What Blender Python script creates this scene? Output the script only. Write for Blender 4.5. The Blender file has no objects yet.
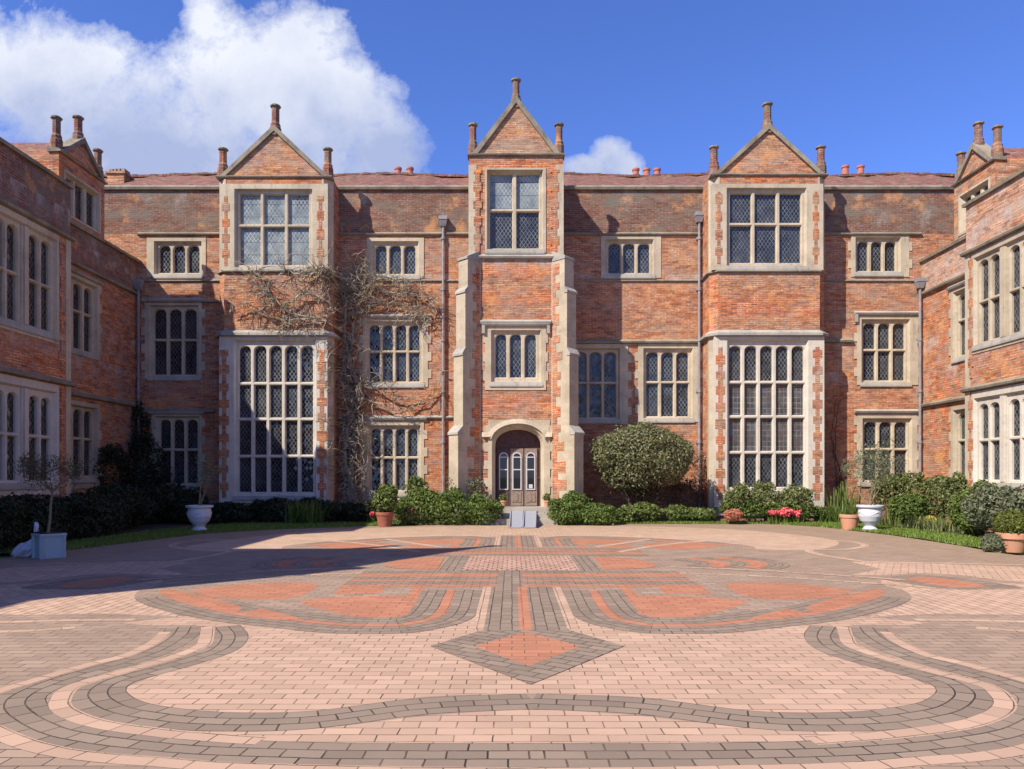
import bpy, bmesh, math, random
import numpy as np
from mathutils import Vector
from mathutils.geometry import delaunay_2d_cdt
C = bpy.context.scene
COL = C.collection
R = math.radians
PI = math.pi
# ------------------------------------------------------------------ camera
EYE, FOC, HOR = 1.45, 740.0, 477.0
cam_d = bpy.data.cameras.new('camera'); cam = bpy.data.objects.new('camera', cam_d); COL.objects.link(cam)
cam.location = (0, 0, EYE); cam.rotation_euler = (R(90), 0, 0)
cam_d.sensor_width = 36; cam_d.lens = 36*FOC/1024; cam_d.shift_y = (HOR-384.5)/1024
cam_d.clip_end = 5000; cam_d.clip_start = .05
C.camera = cam
# ------------------------------------------------------------------ sun and sky
SUNV = Vector((1.12, 1.0, -1.40)).normalized()
sun_d = bpy.data.lights.new('sun', 'SUN'); sun = bpy.data.objects.new('sun', sun_d); COL.objects.link(sun)
sun_d.energy = 5.0; sun_d.angle = R(.5); sun_d.color = (1, .925, .80)
sun.rotation_euler = SUNV.to_track_quat('-Z', 'Y').to_euler()
W = bpy.data.worlds.new('World'); C.world = W; W.use_nodes = True
C.view_settings.view_transform = 'Standard'; C.view_settings.look = 'None'
C.view_settings.exposure = .50; C.view_settings.gamma = 1; C.view_settings.use_curve_mapping = False

class NG:
    def __init__(s, nt): s.nt = nt; s.N = nt.nodes; s.L = nt.links
    def n(s, t, **k):
        x = s.N.new(t)
        for a, b in k.items(): setattr(x, a, b)
        return x
    def put(s, sock, v):
        if hasattr(v, 'is_output') : s.L.new(v, sock)
        elif v is not None: sock.default_value = v
    def math(s, op, a, b=None, c=None, clamp=False):
        x = s.n('ShaderNodeMath', operation=op); x.use_clamp = clamp
        s.put(x.inputs[0], a)
        if b is not None: s.put(x.inputs[1], b)
        if c is not None: s.put(x.inputs[2], c)
        return x.outputs[0]
    def mix(s, f, a, b, bt='MIX'):
        x = s.n('ShaderNodeMix', data_type='RGBA', blend_type=bt); x.clamp_factor = True
        s.put(x.inputs[0], f)
        s.put(x.inputs[6], (*a, 1) if isinstance(a, tuple) else a)
        s.put(x.inputs[7], (*b, 1) if isinstance(b, tuple) else b)
        return x.outputs[2]
    def noise(s, vec, scale, detail=4, rough=.55, dist=0, color=False):
        x = s.n('ShaderNodeTexNoise'); s.put(x.inputs['Vector'], vec)
        x.inputs['Scale'].default_value = scale; x.inputs['Detail'].default_value = detail
        x.inputs['Roughness'].default_value = rough; x.inputs['Distortion'].default_value = dist
        return x.outputs[1 if color else 0]
    def ramp(s, f, lo, hi, a=0., b=1.):
        x = s.n('ShaderNodeMapRange'); x.clamp = True
        s.put(x.inputs[0], f)
        for i, v in enumerate((lo, hi, a, b)): x.inputs[i+1].default_value = v
        return x.outputs[0]
    def vmath(s, op, a, b=None):
        x = s.n('ShaderNodeVectorMath', operation=op); s.put(x.inputs[0], a)
        if b is not None: s.put(x.inputs[1], b)
        return x.outputs[1] if op in ('LENGTH', 'DOT_PRODUCT') else x.outputs[0]
    def sep(s, v):
        x = s.n('ShaderNodeSeparateXYZ'); s.put(x.inputs[0], v); return x.outputs
    def comb(s, a, b, c=0.):
        x = s.n('ShaderNodeCombineXYZ'); s.put(x.inputs[0], a); s.put(x.inputs[1], b); s.put(x.inputs[2], c); return x.outputs[0]

def build_world():
    g = NG(W.node_tree); g.N.clear()
    sky = g.n('ShaderNodeTexSky', sky_type='NISHITA'); sky.sun_disc = False
    sky.sun_elevation = math.asin(-SUNV.z); sky.sun_rotation = math.atan2(-SUNV.x, -SUNV.y)
    sky.air_density = 1.0; sky.dust_density = .05; sky.ozone_density = 3.0; sky.altitude = 50
    tc = g.n('ShaderNodeTexCoord').outputs['Generated']
    x, y, z = g.sep(tc)
    ya = g.math('MAXIMUM', g.math('ABSOLUTE', y), .05)
    u = g.math('DIVIDE', x, ya); v = g.math('DIVIDE', z, ya)
    # the clouds drift over the whole sky; the big bank stands in the north west
    uv = g.comb(u, v, g.math('MULTIPLY', g.math('SIGN', y), .7))
    nz = g.noise(uv, 5.5, 10, .62, .15); nz2 = g.noise(uv, 17, 8, .65); nz3 = g.noise(uv, 46, 6, .7, .3)
    warp = g.math('ADD', g.math('MULTIPLY', g.math('SUBTRACT', nz, .5), 2.7), g.math('MULTIPLY', g.math('SUBTRACT', nz2, .5), 1.1))
    warp = g.math('ADD', warp, g.math('MULTIPLY', g.math('SUBTRACT', nz3, .5), .9))
    blobs = [(-70, 70, 170, 75), (50, 85, 110, 62), (120, 130, 150, 85), (240, 78, 92, 78), (318, 115, 92, 68), (385, 150, 52, 40),
             (200, 190, 260, 80), (290, 35, 60, 48), (-150, 160, 230, 130), (592, 167, 30, 15), (612, 158, 26, 24), (628, 168, 18, 20), (215, 20, 40, 38)]
    d = None
    for (px, py, rx, ry) in blobs:
        a = g.math('DIVIDE', g.math('SUBTRACT', u, (px-512)/FOC), rx/FOC)
        b = g.math('DIVIDE', g.math('SUBTRACT', v, (HOR-py)/FOC), ry/FOC)
        f = g.math('SUBTRACT', 1, g.math('ADD', g.math('MULTIPLY', a, a), g.math('MULTIPLY', b, b)))
        d = f if d is None else g.math('SMOOTH_MAX', d, f, .12)
    wisp = g.math('SUBTRACT', g.noise(uv, 2.2, 7, .62, .3), .80)       # thin veils elsewhere
    dens = g.math('ADD', d, warp)
    m = g.ramp(dens, -.10, .75); m = g.math('POWER', m, .9)
    back = g.ramp(g.math('MULTIPLY', y, -1), -.05, .2)
    m2 = g.math('MULTIPLY', g.ramp(g.noise(uv, 1.6, 6, .6), .58, .75), g.math('MULTIPLY', back, .6))
    m = g.math('MAXIMUM', m, g.math('MULTIPLY', m2, .6))
    sh = g.noise(g.vmath('ADD', uv, (.05, -.09, 0)), 4.2, 6, .58, .25)
    inner = g.ramp(dens, .15, 1.3)
    low = g.ramp(v, .57, .43)
    grey = g.math('MULTIPLY', g.ramp(sh, .36, .62), g.math('ADD', g.math('MULTIPLY', inner, .55), g.math('MULTIPLY', low, .45)), clamp=True)
    grey = g.math('ADD', grey, g.math('MULTIPLY', low, .45), clamp=True)
    cc = g.mix(grey, (8.6, 8.9, 9.6), (4.0, 4.7, 7.0))
    skyc = g.mix(1.0, sky.outputs[0], (.90, 1.13, 1.95), 'MULTIPLY')
    out = g.mix(g.math('MULTIPLY', m, .96), skyc, cc)
    bg = g.n('ShaderNodeBackground'); g.L.new(out, bg.inputs[0]); bg.inputs[1].default_value = .078
    o = g.n('ShaderNodeOutputWorld'); g.L.new(bg.outputs[0], o.inputs[0])
build_world()

# ------------------------------------------------------------------ materials
def newmat(name):
    m = bpy.data.materials.new(name); m.use_nodes = True
    g = NG(m.node_tree); g.N.clear()
    b = g.n('ShaderNodeBsdfPrincipled'); o = g.n('ShaderNodeOutputMaterial'); g.L.new(b.outputs[0], o.inputs[0])
    return m, g, b
def bump(g, b, h, dist=.01, st=.6):
    x = g.n('ShaderNodeBump'); x.inputs['Distance'].default_value = dist; x.inputs['Strength'].default_value = st
    g.L.new(h, x.inputs['Height']); g.L.new(x.outputs[0], b.inputs['Normal'])
def uvn(g): return g.n('ShaderNodeUVMap', uv_map='UVMap').outputs[0]
def brick_tex(g, vec, bw, rh, mortar, c1, c2, cm, smooth=.1, bias=0., off=.5):
    t = g.n('ShaderNodeTexBrick'); g.put(t.inputs['Vector'], vec)
    t.inputs['Scale'].default_value = 1; t.inputs['Brick Width'].default_value = bw; t.inputs['Row Height'].default_value = rh
    t.inputs['Mortar Size'].default_value = mortar; t.inputs['Mortar Smooth'].default_value = smooth; t.inputs['Bias'].default_value = bias
    t.offset = off
    for i, c in ((1, c1), (2, c2), (3, cm)): g.put(t.inputs[i], (*c, 1) if isinstance(c, tuple) else c)
    return t.outputs
def mat_brick(name, a, b_, c, mortar, grey=.3, greycol=(.34, .29, .24), pale=.25):
    m, g, b = newmat(name); uv = uvn(g)
    ob = g.n('ShaderNodeTexCoord').outputs['Object']
    geo = g.n('ShaderNodeNewGeometry').outputs['Position']
    jit = g.vmath('ADD', uv, g.vmath('MULTIPLY', g.vmath('SUBTRACT', g.noise(uv, 6, 2, color=True), (.5, .5, .5)), (.03, .016, 0)))
    big = g.noise(geo, .55, 5, .6); mid = g.noise(geo, 2.3, 5, .65); fine = g.noise(geo, 24, 3, .7)
    c1 = g.mix(g.ramp(big, .38, .62), a, b_); c1 = g.mix(g.ramp(mid, .5, .72), c1, c)
    mo_ = g.noise(g.comb(g.math('MULTIPLY', g.sep(uv)[0], 1.2), g.math('MULTIPLY', g.sep(uv)[1], 4.)), 1.7, 6, .75)
    mcol = g.mix(g.ramp(mo_, .42, .58), mortar, (.20, .12, .08))
    t = brick_tex(g, jit, .225, .069, .0105, c1, g.mix(.45, c1, (a[0]*.45, a[1]*.40, a[2]*.40)), mcol, .2, -.35)
    # a second, coarser shuffle so that single bricks differ
    cell = g.n('ShaderNodeTexWhiteNoise', noise_dimensions='2D')
    u_, v_, _ = g.sep(jit)
    row = g.math('FLOOR', g.math('DIVIDE', v_, .069))
    even = g.math('SUBTRACT', 1, g.math('MODULO', g.math('ABSOLUTE', row), 2))
    uo = g.math('FLOOR', g.math('ADD', g.math('DIVIDE', u_, .225), g.math('MULTIPLY', even, .5)))
    g.L.new(g.comb(uo, row), cell.inputs['Vector'])
    k = g.ramp(cell.outputs['Value'], 0, 1, .84, 1.16)
    col = g.mix(1., t[0], g.comb(k, k, k), 'MULTIPLY')
    col = g.mix(g.math('MULTIPLY', g.math('GREATER_THAN', cell.outputs['Value'], .90), .6), col, (.13, .06, .05))
    sx, sy, sz = g.sep(geo)
    st = g.noise(g.comb(g.math('ADD', sx, sy), g.math('MULTIPLY', sz, 2.6), 3.1), .8, 6, .7)
    gm = g.math('MULTIPLY', g.ramp(st, .46, .62), grey)
    col = g.mix(gm, col, greycol)
    pu = g.math('MULTIPLY', g.ramp(g.noise(g.vmath('ADD', geo, (7, 3, 1)), .9, 7, .72), .54, .66), .30)
    col = g.mix(pu, col, (.34, .19, .14))
    og = g.math('MULTIPLY', g.ramp(g.noise(g.vmath('ADD', geo, (17, 3, 9)), 1.5, 6, .7), .55, .66), .55)
    col = g.mix(og, col, (.72, .33, .12))
    # lime washed out of the joints below sills and strings, damp at the wall foot
    lim = None
    for z0_, z1_ in ((4.3, 5.05), (7.9, 8.42), (5.4, 6.1)):
        w_ = g.math('MULTIPLY', g.ramp(sz, z0_, z1_), g.math('LESS_THAN', sz, z1_+.02)); lim = w_ if lim is None else g.math('MAXIMUM', lim, w_)
    lm = g.math('MULTIPLY', lim, g.ramp(g.noise(g.comb(g.math('MULTIPLY', g.math('ADD', sx, sy), 1.6), g.math('MULTIPLY', sz, .7), 0.), 1.6, 7, .75), .46, .62, 0, .75))
    col = g.mix(lm, col, (.52, .45, .41))
    damp = g.math('MULTIPLY', g.ramp(sz, 1.3, .1), g.ramp(g.noise(geo, 1.8, 6, .7), .35, .6, .15, .8))
    col = g.mix(damp, col, (.17, .12, .09))
    pm = g.math('MULTIPLY', g.ramp(g.noise(geo, 1.1, 6, .72), .56, .7), pale)
    col = g.mix(pm, col, (.55, .47, .42))
    dk = g.ramp(g.noise(geo, 8, 5, .8), .56, .72, 0, .55)
    col = g.mix(dk, col, (.10, .075, .06))
    g.L.new(col, b.inputs['Base Color']); b.inputs['Roughness'].default_value = .92; b.inputs['Specular IOR Level'].default_value = .15
    h = g.math('ADD', g.math('MULTIPLY', t[1], -1.6), g.math('MULTIPLY', fine, 1.1))
    h = g.math('ADD', h, g.math('MULTIPLY', cell.outputs['Value'], .35))
    bump(g, b, h, .012, .8)
    return m
MORT = (.68, .51, .34)
M = {}
M['brick'] = mat_brick('old red brick', (.55, .145, .046), (.46, .145, .066), (.64, .26, .085), MORT, .42)
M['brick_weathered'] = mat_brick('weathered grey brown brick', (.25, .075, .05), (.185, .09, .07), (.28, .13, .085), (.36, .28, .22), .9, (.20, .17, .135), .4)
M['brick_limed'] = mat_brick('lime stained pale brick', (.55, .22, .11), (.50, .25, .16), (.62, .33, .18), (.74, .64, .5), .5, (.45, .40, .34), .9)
M['brick_gable'] = mat_brick('pale orange brick', (.52, .19, .080), (.45, .19, .10), (.58, .29, .13), MORT, .5)

def mat_stone(name, base, dirt, dirtiness=.5):
    m, g, b = newmat(name)
    geo = g.n('ShaderNodeNewGeometry').outputs['Position']
    n1 = g.noise(geo, 1.3, 6, .65); n2 = g.noise(geo, 9, 5, .7); n3 = g.noise(geo, 60, 3, .7)
    x, y, z = g.sep(geo)
    blk = g.n('ShaderNodeTexWhiteNoise', noise_dimensions='3D')
    g.L.new(g.comb(g.math('FLOOR', g.math('DIVIDE', g.math('ADD', x, y), 1.7)), g.math('FLOOR', g.math('DIVIDE', z, .34)), 0.), blk.inputs['Vector'])
    col = g.mix(g.ramp(blk.outputs['Value'], 0, 1, 0, .35), base, tuple(v*.72 for v in base))
    col = g.mix(g.math('MULTIPLY', g.ramp(n1, .42, .7), dirtiness), col, dirt)
    stn = g.noise(g.comb(g.math('MULTIPLY', g.math('ADD', x, y), 5.), g.math('MULTIPLY', z, .5), 1.), 1.4, 6, .7)
    col = g.mix(g.ramp(stn, .54, .70, 0, .5*dirtiness+.1), col, tuple(v*.6 for v in dirt))
    col = g.mix(g.math('MULTIPLY', g.ramp(n2, .56, .75), dirtiness*.8), col, tuple(v*.55 for v in dirt))
    col = g.mix(g.ramp(g.noise(geo, 3.1, 5, .7), .62, .75, 0, .35), col, (.50, .36, .17))
    g.L.new(col, b.inputs['Base Color']); b.inputs['Roughness'].default_value = .9; b.inputs['Specular IOR Level'].default_value = .2
    bump(g, b, g.math('ADD', n2, g.math('MULTIPLY', n3, .5)), .012, .5)
    return m
M['stone'] = mat_stone('cream limestone dressings', (.55, .455, .33), (.32, .265, .19), .7)
M['render'] = mat_stone('pale limewashed stone', (.50, .415, .305), (.30, .25, .18), .8)
M['stone_pale'] = mat_stone('pale chalky limestone', (.62, .55, .46), (.42, .37, .30), .6)
M['stone_dark'] = mat_stone('lichened coping stone', (.33, .28, .205), (.14, .12, .095), .95)
M['stone_sill'] = mat_stone('weathered lead grey sill', (.42, .385, .33), (.24, .22, .19), .8)
M['step'] = mat_stone('worn step stone', (.42, .37, .3), (.25, .23, .2), .6)

def mat_tile():
    m, g, b = newmat('clay roof tiles'); uv = uvn(g); geo = g.n('ShaderNodeNewGeometry').outputs['Position']
    t = brick_tex(g, uv, .17, .11, .006, (.34, .12, .07), (.13, .06, .045), (.04, .03, .02), .1)
    col = g.mix(g.ramp(g.noise(geo, 2.6, 6, .75), .45, .65), t[0], (.20, .095, .07))
    col = g.mix(g.ramp(g.noise(geo, 4, 5, .7), .54, .66, 0, .75), col, (.27, .24, .15))
    g.L.new(col, b.inputs['Base Color']); b.inputs['Roughness'].default_value = .85
    bump(g, b, g.math('ADD', g.math('MULTIPLY', t[1], -1), g.noise(geo, 12, 3)), .02, .8)
    return m
M['tile'] = mat_tile()

def mat_glass(name, base, lead=(.19, .19, .18), pane=.125, blind=None, rect=False, rough=.04, jitter=.09):
    m, g, b = newmat(name); uv = uvn(g); uv = g.vmath('ADD', uv, g.vmath('MULTIPLY', g.vmath('SUBTRACT', g.noise(uv, 3, 3, color=True), (.5, .5, .5)), (.035, .035, 0))); u, v, _ = g.sep(uv)
    if rect: p = g.math('DIVIDE', u, pane); q = g.math('DIVIDE', v, pane*1.3)
    else:
        p = g.math('DIVIDE', g.math('ADD', u, g.math('MULTIPLY', v, .68)), pane)
        q = g.math('DIVIDE', g.math('SUBTRACT', u, g.math('MULTIPLY', v, .68)), pane)
    w = .075
    def line(t): return g.math('LESS_THAN', g.math('ABSOLUTE', g.math('SUBTRACT', g.math('FRACT', t), .5)), w)
    L = g.math('MAXIMUM', line(p), line(q))
    bar = g.math('LESS_THAN', g.math('FRACT', g.math('DIVIDE', v, .42)), .035)
    wn = g.n('ShaderNodeTexWhiteNoise', noise_dimensions='2D')
    g.L.new(g.comb(g.math('FLOOR', g.math('ADD', p, .5)), g.math('FLOOR', g.math('ADD', q, .5))), wn.inputs['Vector'])
    geo = g.n('ShaderNodeNewGeometry')
    gc = g.mix(g.ramp(wn.outputs['Value'], .3, 1, 0, .8), base, tuple(c*2.2+.006 for c in base))
    if blind: gc = g.mix(g.ramp(g.noise(geo.outputs['Position'], 1.5, 3), .4, .6), gc, blind)
    pat = g.noise(geo.outputs['Position'], 1.1, 5, .65)
    gc = g.mix(g.ramp(pat, .48, .66, 0, .7), gc, tuple(c*1.5+.05 for c in base))
    lc = g.mix(g.ramp(g.noise(geo.outputs['Position'], 2.4, 4, .7), .4, .62), lead, tuple(c*.35 for c in lead))
    col = g.mix(L, gc, lc); col = g.mix(bar, col, (.06, .06, .06))
    g.L.new(col, b.inputs['Base Color'])
    g.L.new(g.ramp(L, 0, 1, rough, .6), b.inputs['Roughness'])
    tilt = g.vmath('MULTIPLY', g.vmath('SUBTRACT', wn.outputs['Color'], (.5, .5, .5)), (jitter*2, jitter*2, jitter*2))
    nrm = g.vmath('NORMALIZE', g.vmath('ADD', geo.outputs['Normal'], tilt)); g.L.new(nrm, b.inputs['Normal'])
    b.inputs['IOR'].default_value = 1.5
    return m
M['glass'] = mat_glass('leaded diamond glass', (.012, .016, .024))
M['glass_high'] = mat_glass('leaded glass with pale blind', (.075, .10, .12), lead=(.42, .42, .38), blind=(.22, .26, .26))
M['glass_stained'] = mat_glass('stained glass', (.045, .042, .048), pane=.14, blind=(.085, .07, .07), rect=True)
M['glass_dim'] = mat_glass('dim leaded glass', (.008, .009, .012), lead=(.13, .125, .12))
M['glass_door'], g, b = newmat('plain door glass'); b.inputs['Base Color'].default_value = (.012, .012, .016, 1); b.inputs['Roughness'].default_value = .03

def mat_plain(name, col, rough=.6, var=.25, scale=8, metal=0., bumpd=.003, col2=None, spec=.5):
    m, g, b = newmat(name)
    geo = g.n('ShaderNodeNewGeometry').outputs['Position']
    n = g.noise(geo, scale, 5, .65)
    c2 = col2 or tuple(c*(1-var) for c in col)
    g.L.new(g.mix(g.ramp(n, .35, .65), col, c2), b.inputs['Base Color'])
    b.inputs['Roughness'].default_value = rough; b.inputs['Metallic'].default_value = metal; b.inputs['Specular IOR Level'].default_value = spec
    bump(g, b, g.noise(geo, scale*6, 3), bumpd, .5)
    return m
M['lead'] = mat_plain('grey painted lead pipe', (.30, .28, .30), .6, .35, 6)
M['white'] = mat_plain('white paint', (.56, .53, .54), .5, .12, 9)
M['old_wood'] = mat_plain('bleached grey brown oak', (.30, .215, .165), .8, .4, 14)
M['dark_wood'] = mat_plain('dark stained oak', (.11, .05, .045), .7, .4, 10)
M['terracotta'] = mat_plain('terracotta', (.56, .235, .13), .8, .25, 9, col2=(.50, .27, .18))
M['terracotta_dark'] = mat_plain('darker terracotta', (.36, .12, .07), .8, .3, 9)
M['glaze'] = mat_plain('white glazed urn', (.60, .62, .67), .4, .12, 5)
M['blue_paint'] = mat_plain('faded blue grey paint', (.29, .40, .47), .6, .3, 12, col2=(.36, .42, .44))
M['metal'] = mat_plain('pale aluminium ramp', (.33, .34, .38), .5, .1, 20)
M['soil'] = mat_plain('garden soil', (.05, .035, .025), 1, .5, 6, bumpd=.03)
M['bark'] = mat_plain('grey brown bark', (.17, .135, .10), .95, .45, 16, bumpd=.02)
M['bark_pale'] = mat_plain('pale sapling bark', (.25, .20, .13), .9, .35, 20)
M['twig'] = mat_plain('dry wisteria twig', (.44, .37, .265), .9, .5, 5, col2=(.24, .19, .13))
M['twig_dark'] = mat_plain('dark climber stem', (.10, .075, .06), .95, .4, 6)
M['cat_white'] = mat_plain('white fur', (.62, .55, .60), .9, .1, 40)
M['cat_black'] = mat_plain('black fur', (.02, .018, .022), .9, .3, 40)
M['cloth'] = mat_plain('crumpled white sack', (.56, .54, .60), .8, .2, 9, bumpd=.02)
M['pot_red'] = mat_plain('orange red chimney pot', (.50, .17, .12), .8, .25, 10)

def mat_leaf(name, cols, rough=.6, trans=.25):
    m, g, b = newmat(name); u, v, _ = g.sep(uvn(g))
    r = g.n('ShaderNodeValToRGB'); els = r.color_ramp.elements
    while len(els) < len(cols): els.new(.5)
    for i, c in enumerate(cols): els[i].position = i/(len(cols)-1); els[i].color = (*c, 1)
    g.L.new(u, r.inputs[0])
    geo = g.n('ShaderNodeNewGeometry').outputs['Position']
    col = g.mix(g.ramp(g.noise(geo, 3.5, 3), .35, .65, 0, .35), r.outputs[0], tuple(c*.55 for c in cols[0]))
    g.L.new(col, b.inputs['Base Color']); b.inputs['Roughness'].default_value = rough; b.inputs['Specular IOR Level'].default_value = .3
    tr = g.n('ShaderNodeBsdfTranslucent'); g.L.new(col, tr.inputs[0])
    ms = g.n('ShaderNodeMixShader'); ms.inputs[0].default_value = trans
    g.L.new(b.outputs[0], ms.inputs[1]); g.L.new(tr.outputs[0], ms.inputs[2])
    out = [n for n in g.N if n.type == 'OUTPUT_MATERIAL'][0]; g.L.new(ms.outputs[0], out.inputs[0])
    return m
M['leaf_green'] = mat_leaf('mid green leaves', [(.06, .09, .018), (.13, .19, .035), (.22, .29, .07)])
M['leaf_fresh'] = mat_leaf('fresh yellow green leaves', [(.08, .11, .025), (.15, .20, .045), (.25, .29, .09)])
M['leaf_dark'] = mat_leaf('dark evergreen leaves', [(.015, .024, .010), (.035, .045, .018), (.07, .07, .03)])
M['leaf_olive'] = mat_leaf('variegated olive leaves', [(.09, .10, .035), (.22, .22, .10), (.40, .39, .22)])
M['leaf_grey'] = mat_leaf('silver grey leaves', [(.11, .13, .06), (.19, .21, .12), (.29, .30, .19)])
M['leaf_rose'] = mat_leaf('dull green rose leaves', [(.08, .10, .03), (.17, .20, .06), (.30, .31, .13)])
M['leaf_dry'] = mat_leaf('dry brown and green leaves', [(.10, .07, .04), (.16, .13, .07), (.12, .15, .05)])
M['leaf_box'] = mat_leaf('yellow green box leaves', [(.07, .08, .015), (.14, .16, .03), (.22, .24, .05)])
M['leaf_brown'] = mat_leaf('reddish winter leaves', [(.12, .06, .04), (.20, .11, .07), (.15, .13, .06)])
M['petal_pink'] = mat_leaf('coral pink petals', [(.75, .08, .10), (.85, .13, .16), (.9, .28, .26)], trans=.15)
M['petal_heather'] = mat_leaf('rusty pink flowers', [(.55, .12, .08), (.6, .25, .16), (.25, .2, .08)], trans=.15)
M['petal_yellow'] = mat_leaf('yellow flowers', [(.75, .6, .05), (.8, .7, .12), (.3, .4, .06)], trans=.15)
M['grass'] = mat_leaf('lawn grass', [(.10, .15, .02), (.18, .27, .04), (.30, .38, .09)])

def mat_ground():
    m, g, b = newmat('earth and lawn'); geo = g.n('ShaderNodeNewGeometry').outputs['Position']
    col = g.mix(g.ramp(g.noise(geo, .6, 6, .6), .4, .6), (.12, .17, .04), (.18, .21, .06))
    col = g.mix(g.ramp(g.noise(geo, 9, 4), .5, .7), col, (.09, .07, .045))
    g.L.new(col, b.inputs['Base Color']); b.inputs['Roughness'].default_value = 1; bump(g, b, g.noise(geo, 30, 3), .006, .4)
    return m
M['ground'] = mat_ground()

def mat_pave(name, a, b_, joint, bw=.215, rh=.1125, mort=.0042, wear=.35, moss=0.):
    m, g, b = newmat(name); uv = uvn(g); geo = g.n('ShaderNodeNewGeometry').outputs['Position']
    jit = g.vmath('ADD', uv, g.vmath('MULTIPLY', g.vmath('SUBTRACT', g.noise(uv, 4, 2, color=True), (.5, .5, .5)), (.022, .014, 0)))
    jn = g.ramp(g.noise(geo, 2.2, 6, .75), .42, .60)
    joint = g.mix(jn, tuple(v*.45 for v in joint), tuple(min(1, v*1.7) for v in joint))
    t = brick_tex(g, jit, bw, rh, mort, a, b_, joint, .15, 0.)
    u_, v_, _ = g.sep(jit)
    cell = g.n('ShaderNodeTexWhiteNoise', noise_dimensions='2D')
    row = g.math('FLOOR', g.math('DIVIDE', v_, rh))
    half = g.math('MULTIPLY', g.math('SUBTRACT', 1, g.math('MODULO', g.math('ABSOLUTE', row), 2)), .5)
    g.L.new(g.comb(g.math('FLOOR', g.math('ADD', g.math('DIVIDE', u_, bw), half)), row), cell.inputs['Vector'])
    k = g.ramp(cell.outputs['Value'], 0, 1, .90, 1.08)
    col = g.mix(1., t[0], g.comb(k, k, k), 'MULTIPLY')
    odd = g.math('MULTIPLY', g.math('GREATER_THAN', cell.outputs['Value'], .975), .35)
    col = g.mix(odd, col, tuple(v*.45 for v in a))
    n = g.noise(geo, 1.4, 6, .65)
    col = g.mix(g.ramp(n, .45, .75, 0, wear), col, tuple(v*.62 for v in a))
    col = g.mix(g.ramp(g.noise(geo, 14, 5, .8), .58, .76, 0, .30), col, tuple(v*.5 for v in a))
    col = g.mix(g.ramp(g.noise(geo, 28, 4, .8), .62, .72, 0, .25), col, (.62, .55, .48))
    crk = g.noise(g.comb(g.math('MULTIPLY', u_, .6), v_), 7, 6, .8)
    col = g.mix(g.math('MULTIPLY', g.ramp(crk, .66, .72), g.ramp(g.noise(geo, .8, 3), .45, .6)), col, (.15, .115, .08))
    col = g.mix(g.ramp(g.noise(geo, .35, 5, .6), .48, .68, 0, .22), col, tuple(v*.6 for v in a))
    sx, sy, sz = g.sep(geo)     # moss and grit gather along the far edge by the lawns
    edge = g.math('ADD', g.ramp(sy, 17.5, 22, 0, 1), g.ramp(g.math('ABSOLUTE', g.math('SUBTRACT', sx, .3)), 6.8, 9.2, 0, 1), clamp=True)
    mo = g.math('MULTIPLY', edge, g.ramp(g.noise(geo, 5, 5, .7), .38, .62, .1, .85))
    col = g.mix(g.math('MULTIPLY', mo, .75), col, (.29, .20, .115))
    g.L.new(col, b.inputs['Base Color']); b.inputs['Roughness'].default_value = .88; b.inputs['Specular IOR Level'].default_value = .2
    h = g.math('ADD', g.math('MULTIPLY', t[1], -1.2), g.math('MULTIPLY', cell.outputs['Value'], .35))
    h = g.math('ADD', h, g.math('MULTIPLY', g.noise(geo, 70, 3, .7), .35))
    bump(g, b, h, .006, .8)
    return m
JO = (.24, .175, .12); JO_ = (.20, .14, .095)
M['pave_light'] = mat_pave('buff pink pavers', (.56, .38, .265), (.52, .35, .245), JO, mort=.0048, wear=.2)
M['pave_big'] = mat_pave('buff pink large pavers', (.53, .35, .245), (.49, .32, .225), JO_, mort=.0042, wear=.15)
M['pave_dark'] = mat_pave('grey brown pavers', (.30, .225, .165), (.25, .185, .14), (.085, .062, .045), mort=.0055)
M['pave_brown'] = mat_pave('brown worn pavers', (.38, .27, .195), (.32, .225, .165), (.15, .11, .075), wear=.3)
M['pave_red'] = mat_pave('terracotta red pavers', (.48, .205, .12), (.44, .19, .11), (.24, .12, .08), wear=.08)
M['pave_grid'] = mat_pave('pink square setts', (.46, .275, .195), (.51, .335, .245), (.2, .10, .08), bw=.155, rh=.155, mort=.012, wear=.1)
M['pave_radial'] = mat_pave('buff pavers in fan rows', (.57, .38, .265), (.52, .34, .24), (.2, .14, .1), bw=.215, rh=.1125, mort=.007, wear=.2)

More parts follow.
